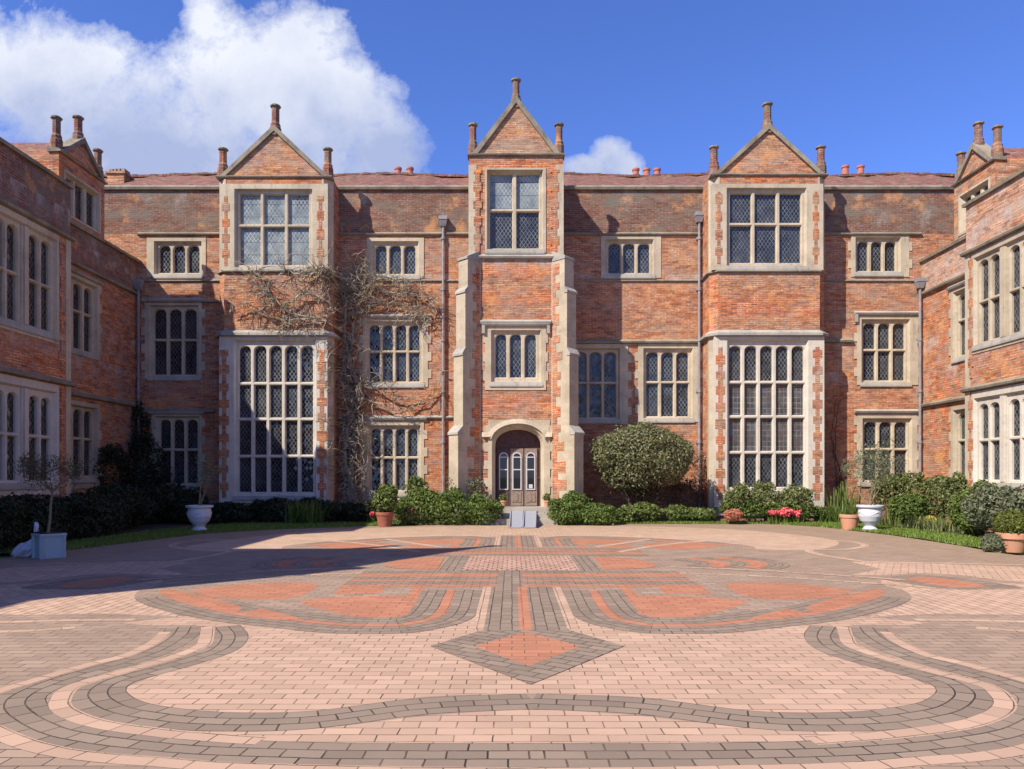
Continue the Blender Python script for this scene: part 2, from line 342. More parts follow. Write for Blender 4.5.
# ------------------------------------------------------------------ mesh helpers
class MB:
    """collects faces, links them as ONE mesh object"""
    def __init__(s): s.v = []; s.f = []; s.m = []; s.uv = []; s.sm = []
    def face(s, pts, m=0, uv=None, smooth=False):
        i = len(s.v); s.v += [tuple(p) for p in pts]; s.f.append(tuple(range(i, i+len(pts)))); s.m.append(m); s.uv.append(uv); s.sm.append(smooth)
    def hexa(s, P, m=0):
        # P: 8 points, bottom ring 0-3, top ring 4-7
        for q in ((0, 3, 2, 1), (4, 5, 6, 7), (0, 1, 5, 4), (1, 2, 6, 5), (2, 3, 7, 6), (3, 0, 4, 7)): s.face([P[k] for k in q], m)
    def box(s, F, u0, u1, w0, w1, z0, z1, m=0):
        s.hexa([F(u0, w0, z0), F(u1, w0, z0), F(u1, w1, z0), F(u0, w1, z0), F(u0, w0, z1), F(u1, w0, z1), F(u1, w1, z1), F(u0, w1, z1)], m)
    def profile(s, F, u0, u1, prof, m=0):
        """prism along u of a (w,z) profile"""
        a = [F(u0, w, z) for w, z in prof]; b = [F(u1, w, z) for w, z in prof]
        s.face(a, m); s.face(b[::-1], m)
        for i in range(len(prof)):
            j = (i+1) % len(prof); s.face([a[i], a[j], b[j], b[i]], m)
    def prism_w(s, F, pts, w0, w1, m=0):
        """(u,z) outline given depth"""
        a = [F(u, w0, z) for u, z in pts]; b = [F(u, w1, z) for u, z in pts]
        s.face(a, m); s.face(b[::-1], m)
        for i in range(len(pts)):
            j = (i+1) % len(pts); s.face([a[i], a[j], b[j], b[i]], m)
    def prism_z(s, pts, z0, z1, m=0, pts2=None):
        pts2 = pts2 or pts
        a = [(x, y, z0) for x, y in pts]; b = [(x, y, z1) for x, y in pts2]
        s.face(a[::-1], m); s.face(b, m)
        for i in range(len(pts)):
            j = (i+1) % len(pts); s.face([a[i], a[j], b[j], b[i]], m)
    def lathe(s, c, prof, n=24, m=0, rot=0., smooth=True):
        rings = [[(c[0]+r*math.cos(rot+2*PI*k/n), c[1]+r*math.sin(rot+2*PI*k/n), c[2]+z) for k in range(n)] for r, z in prof]
        for a, b in zip(rings, rings[1:]):
            for k in range(n):
                j = (k+1) % n; s.face([a[k], a[j], b[j], b[k]], m, smooth=smooth)
        s.face(rings[0][::-1], m); s.face(rings[-1], m)
    def tube(s, pts, rad, n=6, m=0):
        pts = [Vector(p) for p in pts]; N = len(pts)
        if not hasattr(rad, '__len__'): rad = [rad]*N
        rings = []
        for i, p in enumerate(pts):
            t = (pts[min(i+1, N-1)]-pts[max(i-1, 0)]).normalized()
            a = t.cross(Vector((.31, .2, .93)) if abs(t.z) < .9 else Vector((1, 0, 0))).normalized(); b = t.cross(a)
            rings.append([p+a*(rad[i]*math.cos(2*PI*k/n))+b*(rad[i]*math.sin(2*PI*k/n)) for k in range(n)])
        for a, b in zip(rings, rings[1:]):
            for k in range(n):
                j = (k+1) % n; s.face([a[k], a[j], b[j], b[k]], m, smooth=True)
        s.face(rings[0], m); s.face(rings[-1], m)
    def build(s, name, mats, parent=None, weld=False):
        me = bpy.data.meshes.new(name); me.from_pydata(s.v, [], s.f); me.update()
        if not isinstance(mats, (list, tuple)): mats = [mats]
        for mm in mats: me.materials.append(mm)
        me.polygons.foreach_set('material_index', s.m); me.polygons.foreach_set('use_smooth', s.sm)
        uvl = me.uv_layers.new(name='UVMap').data
        off = parent_off(parent)
        for p, uv in zip(me.polygons, s.uv):
            nx, ny, nz = p.normal
            for k, li in enumerate(p.loop_indices):
                if uv: uvl[li].uv = uv[k]; continue
                x, y, z = s.v[p.vertices[k]]
                if abs(nz) > .8: uvl[li].uv = (x, y)
                elif abs(nx) > abs(ny): uvl[li].uv = (y/max(.5, math.hypot(nx, 0)), z)
                else: uvl[li].uv = (x/max(.5, abs(ny)), z)
        if off is not None:
            me.transform(__import__('mathutils').Matrix.Translation(-off))
        if weld:
            bm = bmesh.new(); bm.from_mesh(me); bmesh.ops.remove_doubles(bm, verts=bm.verts, dist=1e-4); bm.to_mesh(me); bm.free()
        o = bpy.data.objects.new(name, me); COL.objects.link(o)
        if parent is not None: o.parent = parent
        return o
def parent_off(p):
    if p is None: return None
    v = Vector(p.location)
    while p.parent is not None: p = p.parent; v += Vector(p.location)
    return v
def thing(name, label, cat, loc=(0, 0, 0), group=None):
    o = bpy.data.objects.new(name, None); COL.objects.link(o); o.location = loc; o.empty_display_size = .3
    return tag(o, label, cat, group)
def tag(o, label=None, cat=None, group=None, kind=None):
    if label: o['label'] = label
    if cat: o['category'] = cat
    if group: o['group'] = group
    if kind: o['kind'] = kind
    return o
def pX(x, d): return (x-512)*d/FOC
def pZ(y, d): return EYE+(HOR-y)*d/FOC

def grid_wall(mb, F, u0, u1, z0, z1, holes, w=0., m=0):
    us = sorted({u0, u1, *[h[0] for h in holes], *[h[1] for h in holes]}); zs = sorted({z0, z1, *[h[2] for h in holes], *[h[3] for h in holes]})
    us = [u for u in us if u0 <= u <= u1]; zs = [z for z in zs if z0 <= z <= z1]
    for a, b in zip(us, us[1:]):
        for c, d in zip(zs, zs[1:]):
            cu, cz = (a+b)/2, (c+d)/2
            if any(h[0] < cu < h[1] and h[2] < cz < h[3] for h in holes): continue
            mb.face([F(a, w, c), F(b, w, c), F(b, w, d), F(a, w, d)], m)

def arch_pts(cx, hw, zs, rise, n=10):
    return [(cx-hw*math.cos(PI*k/n), zs+rise*math.sin(PI*k/n)**.85 if 0 < k < n else zs) for k in range(n+1)]

def window(parent, F, outer, cols, rows, glass='glass', arch=True, hood=False, quoin=0., sill=True, frame=None, stone='stone', rise=.8, top_glass=None, proud=.025, label=None, row_glass=None, depth=.14):
    """outer=(u0,u1,z0,z1) stone surround; cols,rows = clear openings of the lights"""
    u0, u1, z0, z1 = outer
    c0, c1 = cols[0][0], cols[-1][1]; r0, r1 = rows[0][0], rows[-1][1]
    fr = frame or (max(u0+.06, c0-.13), min(u1-.06, c1+.13), max(z0+.06, r0-.08), min(z1-.06, r1+.13))
    a0, a1, b0, b1 = fr
    mb = MB()
    mb.box(F, a0, a1, -.3, proud, b1, z1); mb.box(F, a0, a1, -.3, proud-.004, z0, b0)
    for (s0, s1, sg) in ((u0, a0, -1), (a1, u1, 1)):
        if quoin:
            z = z0; k = 0
            while z < z1-.05:
                zz = min(z1, z+.30); q = quoin if k % 2 else 0
                if sg < 0: mb.box(F, s0-q, s1, -.3, proud, z, zz)
                else: mb.box(F, s0, s1+q, -.3, proud, z, zz)
                z = zz; k += 1
        else: mb.box(F, s0, s1, -.3, proud, z0, z1)
    # splayed reveal
    pl = -depth*.55; gl = pl-.11; s = .06
    i0, i1, j0, j1 = a0+s*.8, a1-s*.8, b0+s*.4, b1-s*.8
    O = [(a0, b0), (a1, b0), (a1, b1), (a0, b1)]; I = [(i0, j0), (i1, j0), (i1, j1), (i0, j1)]
    for k in range(4):
        j = (k+1) % 4; mb.face([F(O[k][0], proud, O[k][1]), F(O[j][0], proud, O[j][1]), F(I[j][0], pl, I[j][1]), F(I[k][0], pl, I[k][1])])
    e = .028
    holes = []; gm = MB()
    for ri, (za, zb) in enumerate(rows):
        for (ua, ub) in cols:
            top = ri == len(rows)-1 and arch
            H = (ua-e, ub+e, za-e, zb+e); holes.append(H)
            rw = random.uniform
            t1, t2 = rw(-.009, .009), rw(-.009, .009)
            gm.face([F(ua-e, gl+t1, za-e), F(ub+e, gl+t2, za-e), F(ub+e, gl+t2+.002, zb+e), F(ua-e, gl+t1+.002, zb+e)], (row_glass[ri] if row_glass else 0))
            if top:
                cx, hw = (ua+ub)/2, (ub-ua)/2; rs = hw*rise
                Pi = arch_pts(cx, hw, zb-rs, rs); Po = arch_pts(cx, hw+e, zb-rs, rs+e)
                for k in range(len(Po)-1):
                    mb.face([F(Po[k][0], pl, Po[k][1]), F(Po[k+1][0], pl, Po[k+1][1]), F(Po[k+1][0], pl, H[3]), F(Po[k][0], pl, H[3])])
                    mb.face([F(Po[k][0], pl, Po[k][1]), F(Po[k+1][0], pl, Po[k+1][1]), F(Pi[k+1][0], pl-.05, Pi[k+1][1]), F(Pi[k][0], pl-.05, Pi[k][1])])
                    mb.face([F(Pi[k][0], pl-.05, Pi[k][1]), F(Pi[k+1][0], pl-.05, Pi[k+1][1]), F(Pi[k+1][0], gl-.01, Pi[k+1][1]), F(Pi[k][0], gl-.01, Pi[k][1])])
                ring_o = [(ua-e, zb-rs), (ua-e, za-e), (ub+e, za-e), (ub+e, zb-rs)]; ring_i = [(ua, zb-rs), (ua, za), (ub, za), (ub, zb-rs)]; segs = 3
            else:
                ring_o = [(ua-e, zb+e), (ua-e, za-e), (ub+e, za-e), (ub+e, zb+e)]; ring_i = [(ua, zb), (ua, za), (ub, za), (ub, zb)]; segs = 4
            for k in range(segs):
                j = (k+1) % 4
                mb.face([F(ring_o[k][0], pl, ring_o[k][1]), F(ring_o[j][0], pl, ring_o[j][1]), F(ring_i[j][0], pl-.05, ring_i[j][1]), F(ring_i[k][0], pl-.05, ring_i[k][1])])
                mb.face([F(ring_i[k][0], pl-.05, ring_i[k][1]), F(ring_i[j][0], pl-.05, ring_i[j][1]), F(ring_i[j][0], gl-.01, ring_i[j][1]), F(ring_i[k][0], gl-.01, ring_i[k][1])])
    grid_wall(mb, F, i0, i1, j0, j1, holes, pl)
    for (ua, ub), (uc, ud) in zip(cols, cols[1:]):
        if uc-ub > .3:
            m0 = (ub+uc)/2; mb.box(F, m0-.13, m0+.13, pl-.02, pl+.035, j0, j1); mb.box(F, m0-.07, m0+.07, pl, proud-.006, j0, j1)
    if sill: mb.profile(F, a0-.05, a1+.05, [(0, b0-.17), (.055, b0-.15), (.055, b0-.1), (proud+.005, b0+.004), (0, b0+.004)], 1)
    o = mb.build('window', [M[stone], M['stone_sill']], parent)
    if label: o['label'] = label
    mats = [M[glass]] if not row_glass else [M['glass'], M['glass_high'], M['glass_stained'], M['glass_dim']]
    if len(gm.f):
        groups = []; last = None
        for k, (ua, ub) in enumerate(cols):
            if last is None or ua-last > .3: groups.append([])
            groups[-1].append(k); last = ub
        for gr in groups:
            g2 = MB()
            for i in range(len(gm.f)):
                if i % len(cols) in gr: g2.face([gm.v[j] for j in gm.f[i]], gm.m[i])
            g2.build('leaded_glass', mats, o)
    if hood:
        hb = MB(); t = z1
        hb.profile(F, u0-.10, u1+.10, [(0, t-.02), (.09, t+.0), (.12, t+.06), (.0, t+.14)])
        if hood == 2:
            for q in (u0-.10, u1+.02): hb.box(F, q, q+.10, 0, .10, t-.25, t+.01)
        hb.build('hood_mould', M['stone_sill'] if hood != 3 else M['stone_dark'], o)
    return o
def lights(c0, c1, n, m):
    w = ((c1-c0)-m*(n-1))/n
    return [(c0+k*(w+m), c0+k*(w+m)+w) for k in range(n)]
def rowsof(zs, m):
    return [(a+m/2 if i else a, b-m/2 if i < len(zs)-2 else b) for i, (a, b) in enumerate(zip(zs, zs[1:]))]
def string(parent, F, u0, u1, z, h=.13, p=.1, mat='stone_dark', ends=True):
    mb = MB(); mb.profile(F, u0, u1, [(0, z), (p*.8, z+.02), (p, z+h*.45), (0, z+h)]); return mb.build('string_course', M[mat], parent)
def inlay(parent, F, uc, z0, z1, wn=.07, ww=.15, h=.27, w=.03, mat='brick', seed=0):
    """toothed strip of brick let into the stone"""
    mb = MB(); rr = random.Random(int(uc*100)+seed); z = z0; k = 0
    while z < z1-.02:
        zz = min(z1, z+h*rr.uniform(.85, 1.2)); ww2 = (ww if k % 2 else wn)*rr.uniform(.9, 1.1)
        mb.box(F, uc-ww2, uc+ww2, 0, w, z, zz); z = zz; k += 1
    return mb.build('brick_quoin', M[mat], parent)
def quoins(parent, F, u, z0, z1, sg, a=.16, b=.3, w=.022, h=.3, mat='stone'):
    mb = MB(); z = z0; k = 0
    while z < z1-.03:
        zz = min(z1, z+h); q = b if k % 2 else a
        mb.box(F, *(sorted((u, u+sg*q))), 0, w, z, zz); z = zz; k += 1
    return mb.build('stone_quoin', M[mat], parent)

def finial(parent, x, y, z, h, r=.15, base=None, mat='brick_weathered'):
    mb = MB(); q = PI/8
    mb.lathe((x, y, z), [(r*1.5, -.28), (r*1.5, 0), (r*1.3, .05), (r*1.3, .12), (r*1.05, .17), (r, .2), (r, h*.86)], 8, 0, q, False)
    o = mb.build('finial', [M[mat]], parent)
    mb = MB(); mb.lathe((x, y, z), [(r, h*.855), (r*1.4, h*.88), (r*1.45, h*.93), (r*1.15, h*.945), (r*1.15, h*.965), (r*.6, h*.99), (r*.2, h*1.01)], 8, 0, q, False)
    mb.build('finial_cap', M['stone_dark'], o)
    return o

def gable(parent, F, u0, u1, zb, zp, back, fin_h=.9, side_h=.95, mat='brick_gable', side_in=.0, inset=.28, r=.118):
    """gable wall over a base line with coping, finials and a little roof running back"""
    c = (u0+u1)/2; g0, g1 = u0+inset, u1-inset
    mb = MB(); mb.prism_w(F, [(g0, zb), (g1, zb), (c, zp)], -.3, -.02)
    wall_ = mb.build('gable', M[mat], parent)
    mb = MB(); L = math.hypot(c-g0, zp-zb); nx, nz = (zp-zb)/L, (c-g0)/L
    t = .20
    for sg, gg in ((-1, g0), (1, g1)):
        pts = [(gg, zb), (c, zp), (c, zp+t/nz*.72), (gg+sg*t*.9, zb)]
        mb.prism_w(F, pts, -.34, .06 if sg < 0 else .062)
    mb.build('coping', M['stone_dark'], wall_)
    mb = MB(); mb.profile(F, u0-.03, u1+.03, [(-.3, zb-.08), (.07, zb-.06), (.09, zb-.02), (.0, zb+.03), (-.3, zb+.03)])
    mb.build('string_course', M['stone_dark'], parent)
    mb = MB()   # roof behind
    for sg, gg in ((-1, g0), (1, g1)):
        A = [F(gg+sg*.2, -.3, zb-.05), F(c, -.3, zp+.02), F(c, -back, zp+.02), F(gg+sg*.2, -back, zb-.05)]
        B = [(p[0], p[1], p[2]-.1) for p in A]
        mb.hexa([*B, *A])
    mb.build('dormer_roof', M['tile'], parent)
    px, py, pz = F(c, -.14, zp+.16); finial(parent, px, py, pz, fin_h*.88, r*1.05)
    for gg in (u0+.14, u1-.14):
        px, py, pz = F(gg, -.14, zb+.3); finial(parent, px, py, pz, side_h-.25, r)
    return wall_

def drainpipe(parent, x, y, z0, z1, hopper=True, r=.045):
    mb = MB(); mb.tube([(x, y, z0), (x, y, z1)], r, 8)
    z = z0+.6
    while z < z1-.3:
        mb.lathe((x, y, z), [(r*1.5, -.05), (r*1.5, .05)], 8, 0, 0, False)
        mb.box(lambda u, w, zz: (x+u, y-w, zz), -.1, .1, -.08, -.03, z-.035, z+.035); z += 1.75
    o = mb.build('drainpipe', M['lead'], parent)
    if hopper:
        h = MB(); h.prism_z([(x-.09, y-.07), (x+.09, y-.07), (x+.09, y+.09), (x-.09, y+.09)], z1-.05, z1+.16, 0, [(x-.14, y-.14), (x+.14, y-.14), (x+.14, y+.09), (x-.14, y+.09)])
        h.prism_z([(x-.15, y-.15), (x+.15, y-.15), (x+.15, y+.09), (x-.15, y+.09)], z1+.16, z1+.28)
        h.build('hopper_head', M['lead'], o)
    return o

# ------------------------------------------------------------------ ground and paving
def G(x, y):
    d = EYE*FOC/(y-HOR); return ((x-512)*d/FOC, d)
def spline(P, n=8, closed=False):
    P = [np.array(p, float) for p in P]; out = []; N = len(P)
    rng = range(N) if closed else range(N-1)
    for i in rng:
        a = P[(i-1) % N] if closed or i else 2*P[0]-P[1]
        b, c = P[i], P[(i+1) % N]
        d = P[(i+2) % N] if closed or i < N-2 else 2*P[-1]-P[-2]
        for k in range(n):
            t = k/n; out.append(.5*((2*b)+(-a+c)*t+(2*a-5*b+4*c-d)*t*t+(-a+3*b-3*c+d)*t**3))
    if not closed: out.append(P[-1])
    return [tuple(p) for p in out]
AX = .13
def mir(P): return [(2*AX-x, y) for x, y in P]
DC = 12.5
def mirf(P): return [(x, 2*DC-y) for x, y in P]

mb = MB(); mb.face([(-900, -900, -.05), (900, -900, -.05), (900, 1500, -.05), (-900, 1500, -.05)])
tag(mb.build('ground', M['ground']), kind='structure')
class Pave:
    def __init__(s): s.d = {}; s.c = 0
    def z(s, lvl): s.c += 1; return .0003*lvl+.00001*s.c if lvl else 0.
    def g(s, m):
        if m not in s.d: s.d[m] = MB()
        return s.d[m]
    def poly(s, P, lvl, m, rot=0.):
        z_ = s.z(lvl); mb = s.g(m); c, sn = math.cos(rot), math.sin(rot)
        vs, _, fs, *_r = delaunay_2d_cdt([Vector(p) for p in P], [], [list(range(len(P)))], 1, 1e-5)
        for f in fs:
            pts = [(vs[k].x, vs[k].y, z_) for k in f]
            mb.face(pts, 0, [(x*c-y*sn, x*sn+y*c) for x, y, z in pts])
    def band(s, P, w, lvl, m, off=0., v0=0.):
        P = [np.array(p, float) for p in P]; N = len(P); mb = s.g(m); rows = []; L = 0
        for i in range(N):
            t = P[min(i+1, N-1)]-P[max(i-1, 0)]; t /= (np.linalg.norm(t)+1e-9); n = np.array([-t[1], t[0]])
            if i: L += np.linalg.norm(P[i]-P[i-1])
            a, b = P[i]+n*(off-w/2), P[i]+n*(off+w/2); rows.append((a, b, L))
        z = s.z(lvl)
        for (a, b, l0), (c, d, l1) in zip(rows, rows[1:]):
            z += 2.5e-6
            mb.face([(a[0], a[1], z), (c[0], c[1], z), (d[0], d[1], z), (b[0], b[1], z)], 0, [(l0, v0), (l1, v0), (l1, v0+w), (l0, v0+w)])
pv = Pave(); RH = .1125
def G_(L): return [G(x, y) for x, y in L]
# courtyard outline (ends at the lawns and beds)
court = [(-9.3, -6), (9.6, -6), (9.55, 12.5), G(1000, 553), G(962, 546), G(930, 541), G(890, 535), G(850, 530.5), (9.2, 21.6), (8.0, 22.9), (2.7, 22.9), (2.6, 23.2), (-2.2, 23.2), (-2.3, 22.3), (-4.3, 21.9), (-6.5, 20.6), (-7.9, 18.9), (-8.4, 16.5), (-8.9, 14.0), (-9.3, 12)]
pv.poly(spline(court[:3], 1)+court[3:], 0, 'pave_brown')
def both(fn, P, *a, **k): fn(P, *a, **k); fn(mir(P), *a, **k)
# near lobe of buff pavers
lobe_r = [(530, 640), (530, 694), (640, 697), (760, 712), (860, 712), (920, 702), (938, 690), (915, 679.6), (889, 669), (850, 655), (822, 645), (806, 636), (824, 628.5)]
lr = G_(lobe_r)
lr2 = [(AX, lr[1][1])]+spline(lr[1:], 6)[1:]
tail = G_([(860, 625), (905, 625), (930, 623), (880, 618), (800, 610), (700, 600)])
half = lr2+tail
full = half+[(AX, tail[-1][1])]
pv.poly(full+[(2*AX-x, y) for x, y in full[::-1]][1:-1], 1, 'pave_big')
# lens of buff below the first dark band
top = G_([(528, 708), (640, 716), (760, 729), (876, 732)]); bot = G_([(528, 745), (640, 745), (760, 743), (876, 736)])
lens = spline(top, 6)+spline(bot[::-1], 6)
lens = [p for p in lens]
pv.poly([(AX, top[0][1])]+lens+[(AX, bot[0][1])]+mir(lens)[::-1], 1, 'pave_big')
# bands
B1 = spline(G_([(829, 626.5), (824, 637), (836, 649), (870, 660.5), (915, 672), (950, 682), (965, 694), (952, 707), (920, 715), (860, 721), (760, 720), (640, 706), (528, 701)]), 10)
B1[-1] = (AX, B1[-1][1])
both(pv.band, B1, RH*3, 3, 'pave_dark')
both(pv.band, B1[:100], RH, 4, 'pave_big', off=-RH*2.05) if False else None
LB1 = spline(G_([(843, 627), (846, 636), (853, 646), (889, 659), (940, 673), (987, 686), (1003, 699), (1003, 709), (985, 719), (953, 727), (889, 735), (811, 741)]), 10)
both(pv.band, LB1, RH*1.15, 4, 'pave_big')
B2 = spline(G_([(866, 627), (874, 636), (895, 648), (930, 660), (990, 676), (1035, 692), (1050, 706), (1030, 724), (990, 737), (889, 749), (760, 754), (640, 755), (528, 755)]), 10); B2[-1] = (AX, B2[-1][1])
both(pv.band, B2, RH*3, 2, 'pave_dark')
LB2 = spline(G_([(886, 632), (899, 642), (928, 655), (966, 664), (1024, 680), (1078, 697), (1092, 718), (1060, 738), (1024, 750), (979, 757), (915, 762), (850, 767), (700, 771), (528, 773)]), 10); LB2[-1] = (AX, LB2[-1][1])
both(pv.band, LB2, RH*1.1, 3, 'pave_big')
B3 = spline([(2*x-x*.0-(x), y) for x, y in G_([(905, 630), (930, 644), (975, 656), (1040, 668), (1110, 690), (1140, 720), (1110, 750), (1040, 770)])], 8)

for k in range(3): both(pv.band, [(x, y-.62-.35*k) for x, y in LB2 if y < 4.4][::-1], RH*(3 if k != 1 else 1.05), 2+(k == 1), 'pave_dark' if k != 1 else 'pave_big')
both(pv.band, spline(G_([(915, 619.7), (987, 620.5), (1040, 622), (1100, 623)]), 6), RH*1.1, 3, 'pave_big')
both(pv.band, spline(G_([(976, 627.5), (1024, 630.8), (1100, 633)]), 6), RH*1.1, 3, 'pave_big')
# fan of buff pavers beside the petals
R1 = G_([(866, 617), (900, 606), (912, 598), (903, 590), (884, 585), (880, 580), (940, 578), (1000, 583), (1100, 587), (1200, 600), (1100, 613), (1024, 615), (940, 613.5)])
both(pv.poly, R1, 1, 'pave_radial', rot=PI/2)
R2 = G_([(850, 562), (869, 561.4), (940, 564), (1024, 567), (1060, 572), (1040, 583), (1000, 580), (960, 575), (924, 573), (880, 575), (850, 575), (882, 569)])
both(pv.poly, R2, 1, 'pave_radial', rot=.5)
# lens shaped islands of red at the sides
ln = spline(G_([(880, 578.5), (905, 575.5), (930, 575), (975, 580), (1024, 588), (985, 589.5), (945, 589), (910, 584)]), 5, True); both(pv.poly, ln, 3, 'pave_dark')
ln = spline(G_([(905, 578.5), (930, 577), (968, 582), (985, 586.5), (950, 587), (920, 582)]), 5, True); both(pv.poly, ln, 4, 'pave_red')
# petals, near right; mirrored to the left and to the far side
pet_out = spline(G_([(562, 590), (570, 611), (584, 621.6), (614, 629), (642, 633), (678, 634), (728, 633), (790, 626.5), (843, 620), (880, 611), (905, 603), (911, 597.5), (905, 591), (884, 585.6), (857, 582), (790, 577), (690, 573.5)]), 8)
pet = pet_out+G_([(600, 575), (562, 577)])
nP = len(pet_out)
inner = [(p[0], p[1]) for p in pet_out[:int(nP*.68)]]
reds = [G_([(628, 597.5), (657.5, 596), (700, 597), (746, 601), (728, 609), (698, 616.5), (662, 617.8), (642, 615), (634, 606)]),
        G_([(656, 585.5), (703, 586.5), (712, 595), (665, 593.6)]),
        G_([(728, 583.5), (790, 583.5), (849, 590), (845, 594), (830, 598), (777, 600), (755, 598), (738, 593.7)]),
        G_([(614, 582), (627, 583), (638, 596), (628, 597.5)]),
        G_([(752, 617.5), (787, 608.5), (815, 615), (780, 619.5), (750, 621)]),
        G_([(809, 605.5), (868, 590.5), (884, 591), (880, 597), (850, 607), (820, 612.5)])]
def quad(fn, P, *a, **k):
    for q in (P, mir(P), mirf(P), mir(mirf(P))): fn(q, *a, **k)
for tr in (lambda q: q, mir, mirf, lambda q: mir(mirf(q))):
    sg = 1 if tr in () else 1
    pv.poly(tr(pet), 5, 'pave_brown')
    pi = tr(inner); c = np.mean(np.array(tr(pet)), 0)
    # which side is inward
    i = len(pi)//2; t = np.array(pi[i+1])-np.array(pi[i-1]); n = np.array([-t[1], t[0]]); sgn = 1 if np.dot(n, c-np.array(pi[i])) > 0 else -1
    pv.band(pi, RH*3, 6, 'pave_dark', off=sgn*RH*1.5)
    pv.band(pi, RH*1.1, 7, 'pave_red', off=sgn*RH*3.5)
    pv.band(pi, RH*3, 6, 'pave_dark', off=sgn*RH*5.55)
    for r in reds: pv.poly(spline(tr(r), 4, True) if len(r) > 5 else tr(r), 8, 'pave_red')
# the cross of straight paths with the square of setts in the middle
def rect(x0, x1, y0, y1, lvl, m, rot=0.): pv.poly([(x0, y0), (x1, y0), (x1, y1), (x0, y1)], lvl, m, rot)
def symr(x0, x1, y0, y1, lvl, m, rot=0.):
    rect(AX+x0, AX+x1, y0, y1, lvl, m, rot); rect(AX-x1, AX-x0, y0, y1, lvl, m, rot)
YN, YF = 6.95, 11.45
V = PI/2
for (y0, y1) in ((YN, 9.75), (2*DC-9.75, 18.3)):
    symr(.06, .40, y0, y1, 9, 'pave_dark', V); symr(.40, .51, y0+(.1 if y0 == YN else 0), y1, 9, 'pave_big', V)
    rect(AX-.06, AX+.06, y0, y1, 9, 'pave_red', V)
rect(AX-.33, AX+.02, 9.75, YF, 11, 'pave_dark', V)
for (y0, y1, mt) in ((9.75, 9.95, 'pave_red'), (9.95, 10.3, 'pave_dark'), (10.3, 10.42, 'pave_red'), (10.42, 10.75, 'pave_dark'), (10.75, 11.1, 'pave_red'), (11.1, 11.45, 'pave_dark')):
    rect(AX-2.4, AX+2.4, y0, y1, 9, mt); rect(AX-2.4, AX+2.4, 2*DC-y1, 2*DC-y0, 9, mt)
rect(AX-.92, AX+.92, 11.45, 13.6, 10, 'pave_grid'); symr(.92, 1.26, 11.35, 13.65, 10, 'pave_dark', V)
fan = spline([(AX+1.3, 11.6), (AX+2.0, 11.75), (AX+2.25, 12.3), (AX+2.0, 13.1), (AX+1.35, 13.5)], 5); quad(pv.poly, fan+[(AX+1.3, 12.5)], 10, 'pave_red') if False else both(pv.poly, fan, 10, 'pave_red')
for k in range(5):
    r = 2.6+.36*k; a = [(AX+.9+r*math.cos(t)*.85, DC+r*math.sin(t)*.42) for t in np.linspace(-.5, .55, 9)]
    both(pv.band, a, RH*3, 10, ('pave_red' if k in (1, 3) else 'pave_dark'))
# long buff lines running out to the sides
for y0, w in ((10.95, .07), (11.7, .07)):
    P_ = spline([(AX+2.4, y0+.2), (AX+3.4, y0-.1), (AX+4.6, y0-.75), (AX+5.4, y0-1.3)], 6); both(pv.band, P_, RH, 11, 'pave_big')
both(pv.band, spline(G_([(619, 552), (655, 546), (700, 541.5), (760, 541)]), 6), .16, 11, 'pave_light')
both(pv.band, spline(G_([(596, 547), (625, 543), (650, 539)]), 6), .16, 11, 'pave_light')
pv.poly(spline([(-6.8, 15.6), (-5.5, 19.6), (-3, 21.4), (0, 22.2), (3.4, 22.0), (6.2, 20.3), (7.4, 17.0), (5.6, 14.6), (3, 16.6), (0, 18.0), (-3, 16.6), (-5.4, 14.4)], 6, True), 1, 'pave_light')
far = G_([(562, 531), (640, 530), (735, 535), (800, 539), (822, 543), (792, 546), (745, 545), (690, 539.5), (640, 537)])
both(pv.poly, far, 3, 'pave_light')
far = G_([(505, 530.5), (560, 530), (620, 532), (560, 535.5), (507, 535.5)]); both(pv.poly, far, 3, 'pave_light')
curl = spline(G_([(792, 540.5), (822, 539.8), (849, 541.6), (860, 543.4), (864.7, 545.8), (857, 548), (838, 549.7), (812, 549.5), (809, 551.5), (822, 555), (841, 558), (869, 561.6), (930, 563), (1024, 565)]), 8)
both(pv.band, curl, .16, 5, 'pave_light')
# central diamond
pv.poly([(AX-.83, 6.33), (AX, 5.16), (AX+.83, 6.33), (AX+.42, 6.98), (AX-.42, 6.98)], 12, 'pave_dark', .6)
pv.poly([(AX-.46, 6.33), (AX, 5.66), (AX+.46, 6.33), (AX, 6.90)], 13, 'pave_red')
for m_, mb_ in pv.d.items():
    tag(mb_.build('courtyard_paving', M[m_]), kind='structure')

# ------------------------------------------------------------------ the house, main range
D = 25.5; XL, XR = -12.89, 14.1
FM = lambda u, w, z: (u, D-w, z)
house = thing('manor_house', 'red brick Tudor manor with stone mullioned windows, central gabled porch tower and two gabled bays', 'house', (0, D, 0))
fx = lambda x: pX(x, D); fz = lambda y: pZ(y, D)
def mwin(x0, x1, y0, y1, lx0, lx1, ly0, ly1, n, rows, d=D, F=None, mull=.12, **k):
    F = F or FM
    o = (pX(x0, d), pX(x1, d), pZ(y1, d), pZ(y0, d))
    zb, zt = pZ(ly1, d), pZ(ly0, d)
    ys = [zb+(zt-zb)*f for f in rows]
    return o, (o, lights(pX(lx0, d), pX(lx1, d), n, mull), rowsof(ys, .1)), k
specs = []
def addw(*a, **k): specs.append(mwin(*a, **k))
S2 = (0, .53, 1)
addw(147, 206, 238, 277, 158, 198, 245, 272, 3, (0, 1), quoin=.0)
addw(367, 424, 238, 278, 375, 415, 245, 273, 3, (0, 1), quoin=.0)
addw(601, 661, 236, 278, 609, 650, 243, 272, 3, (0, 1), quoin=.0)
addw(851, 909, 235, 277, 859, 897, 241, 270, 3, (0, 1), quoin=.1)
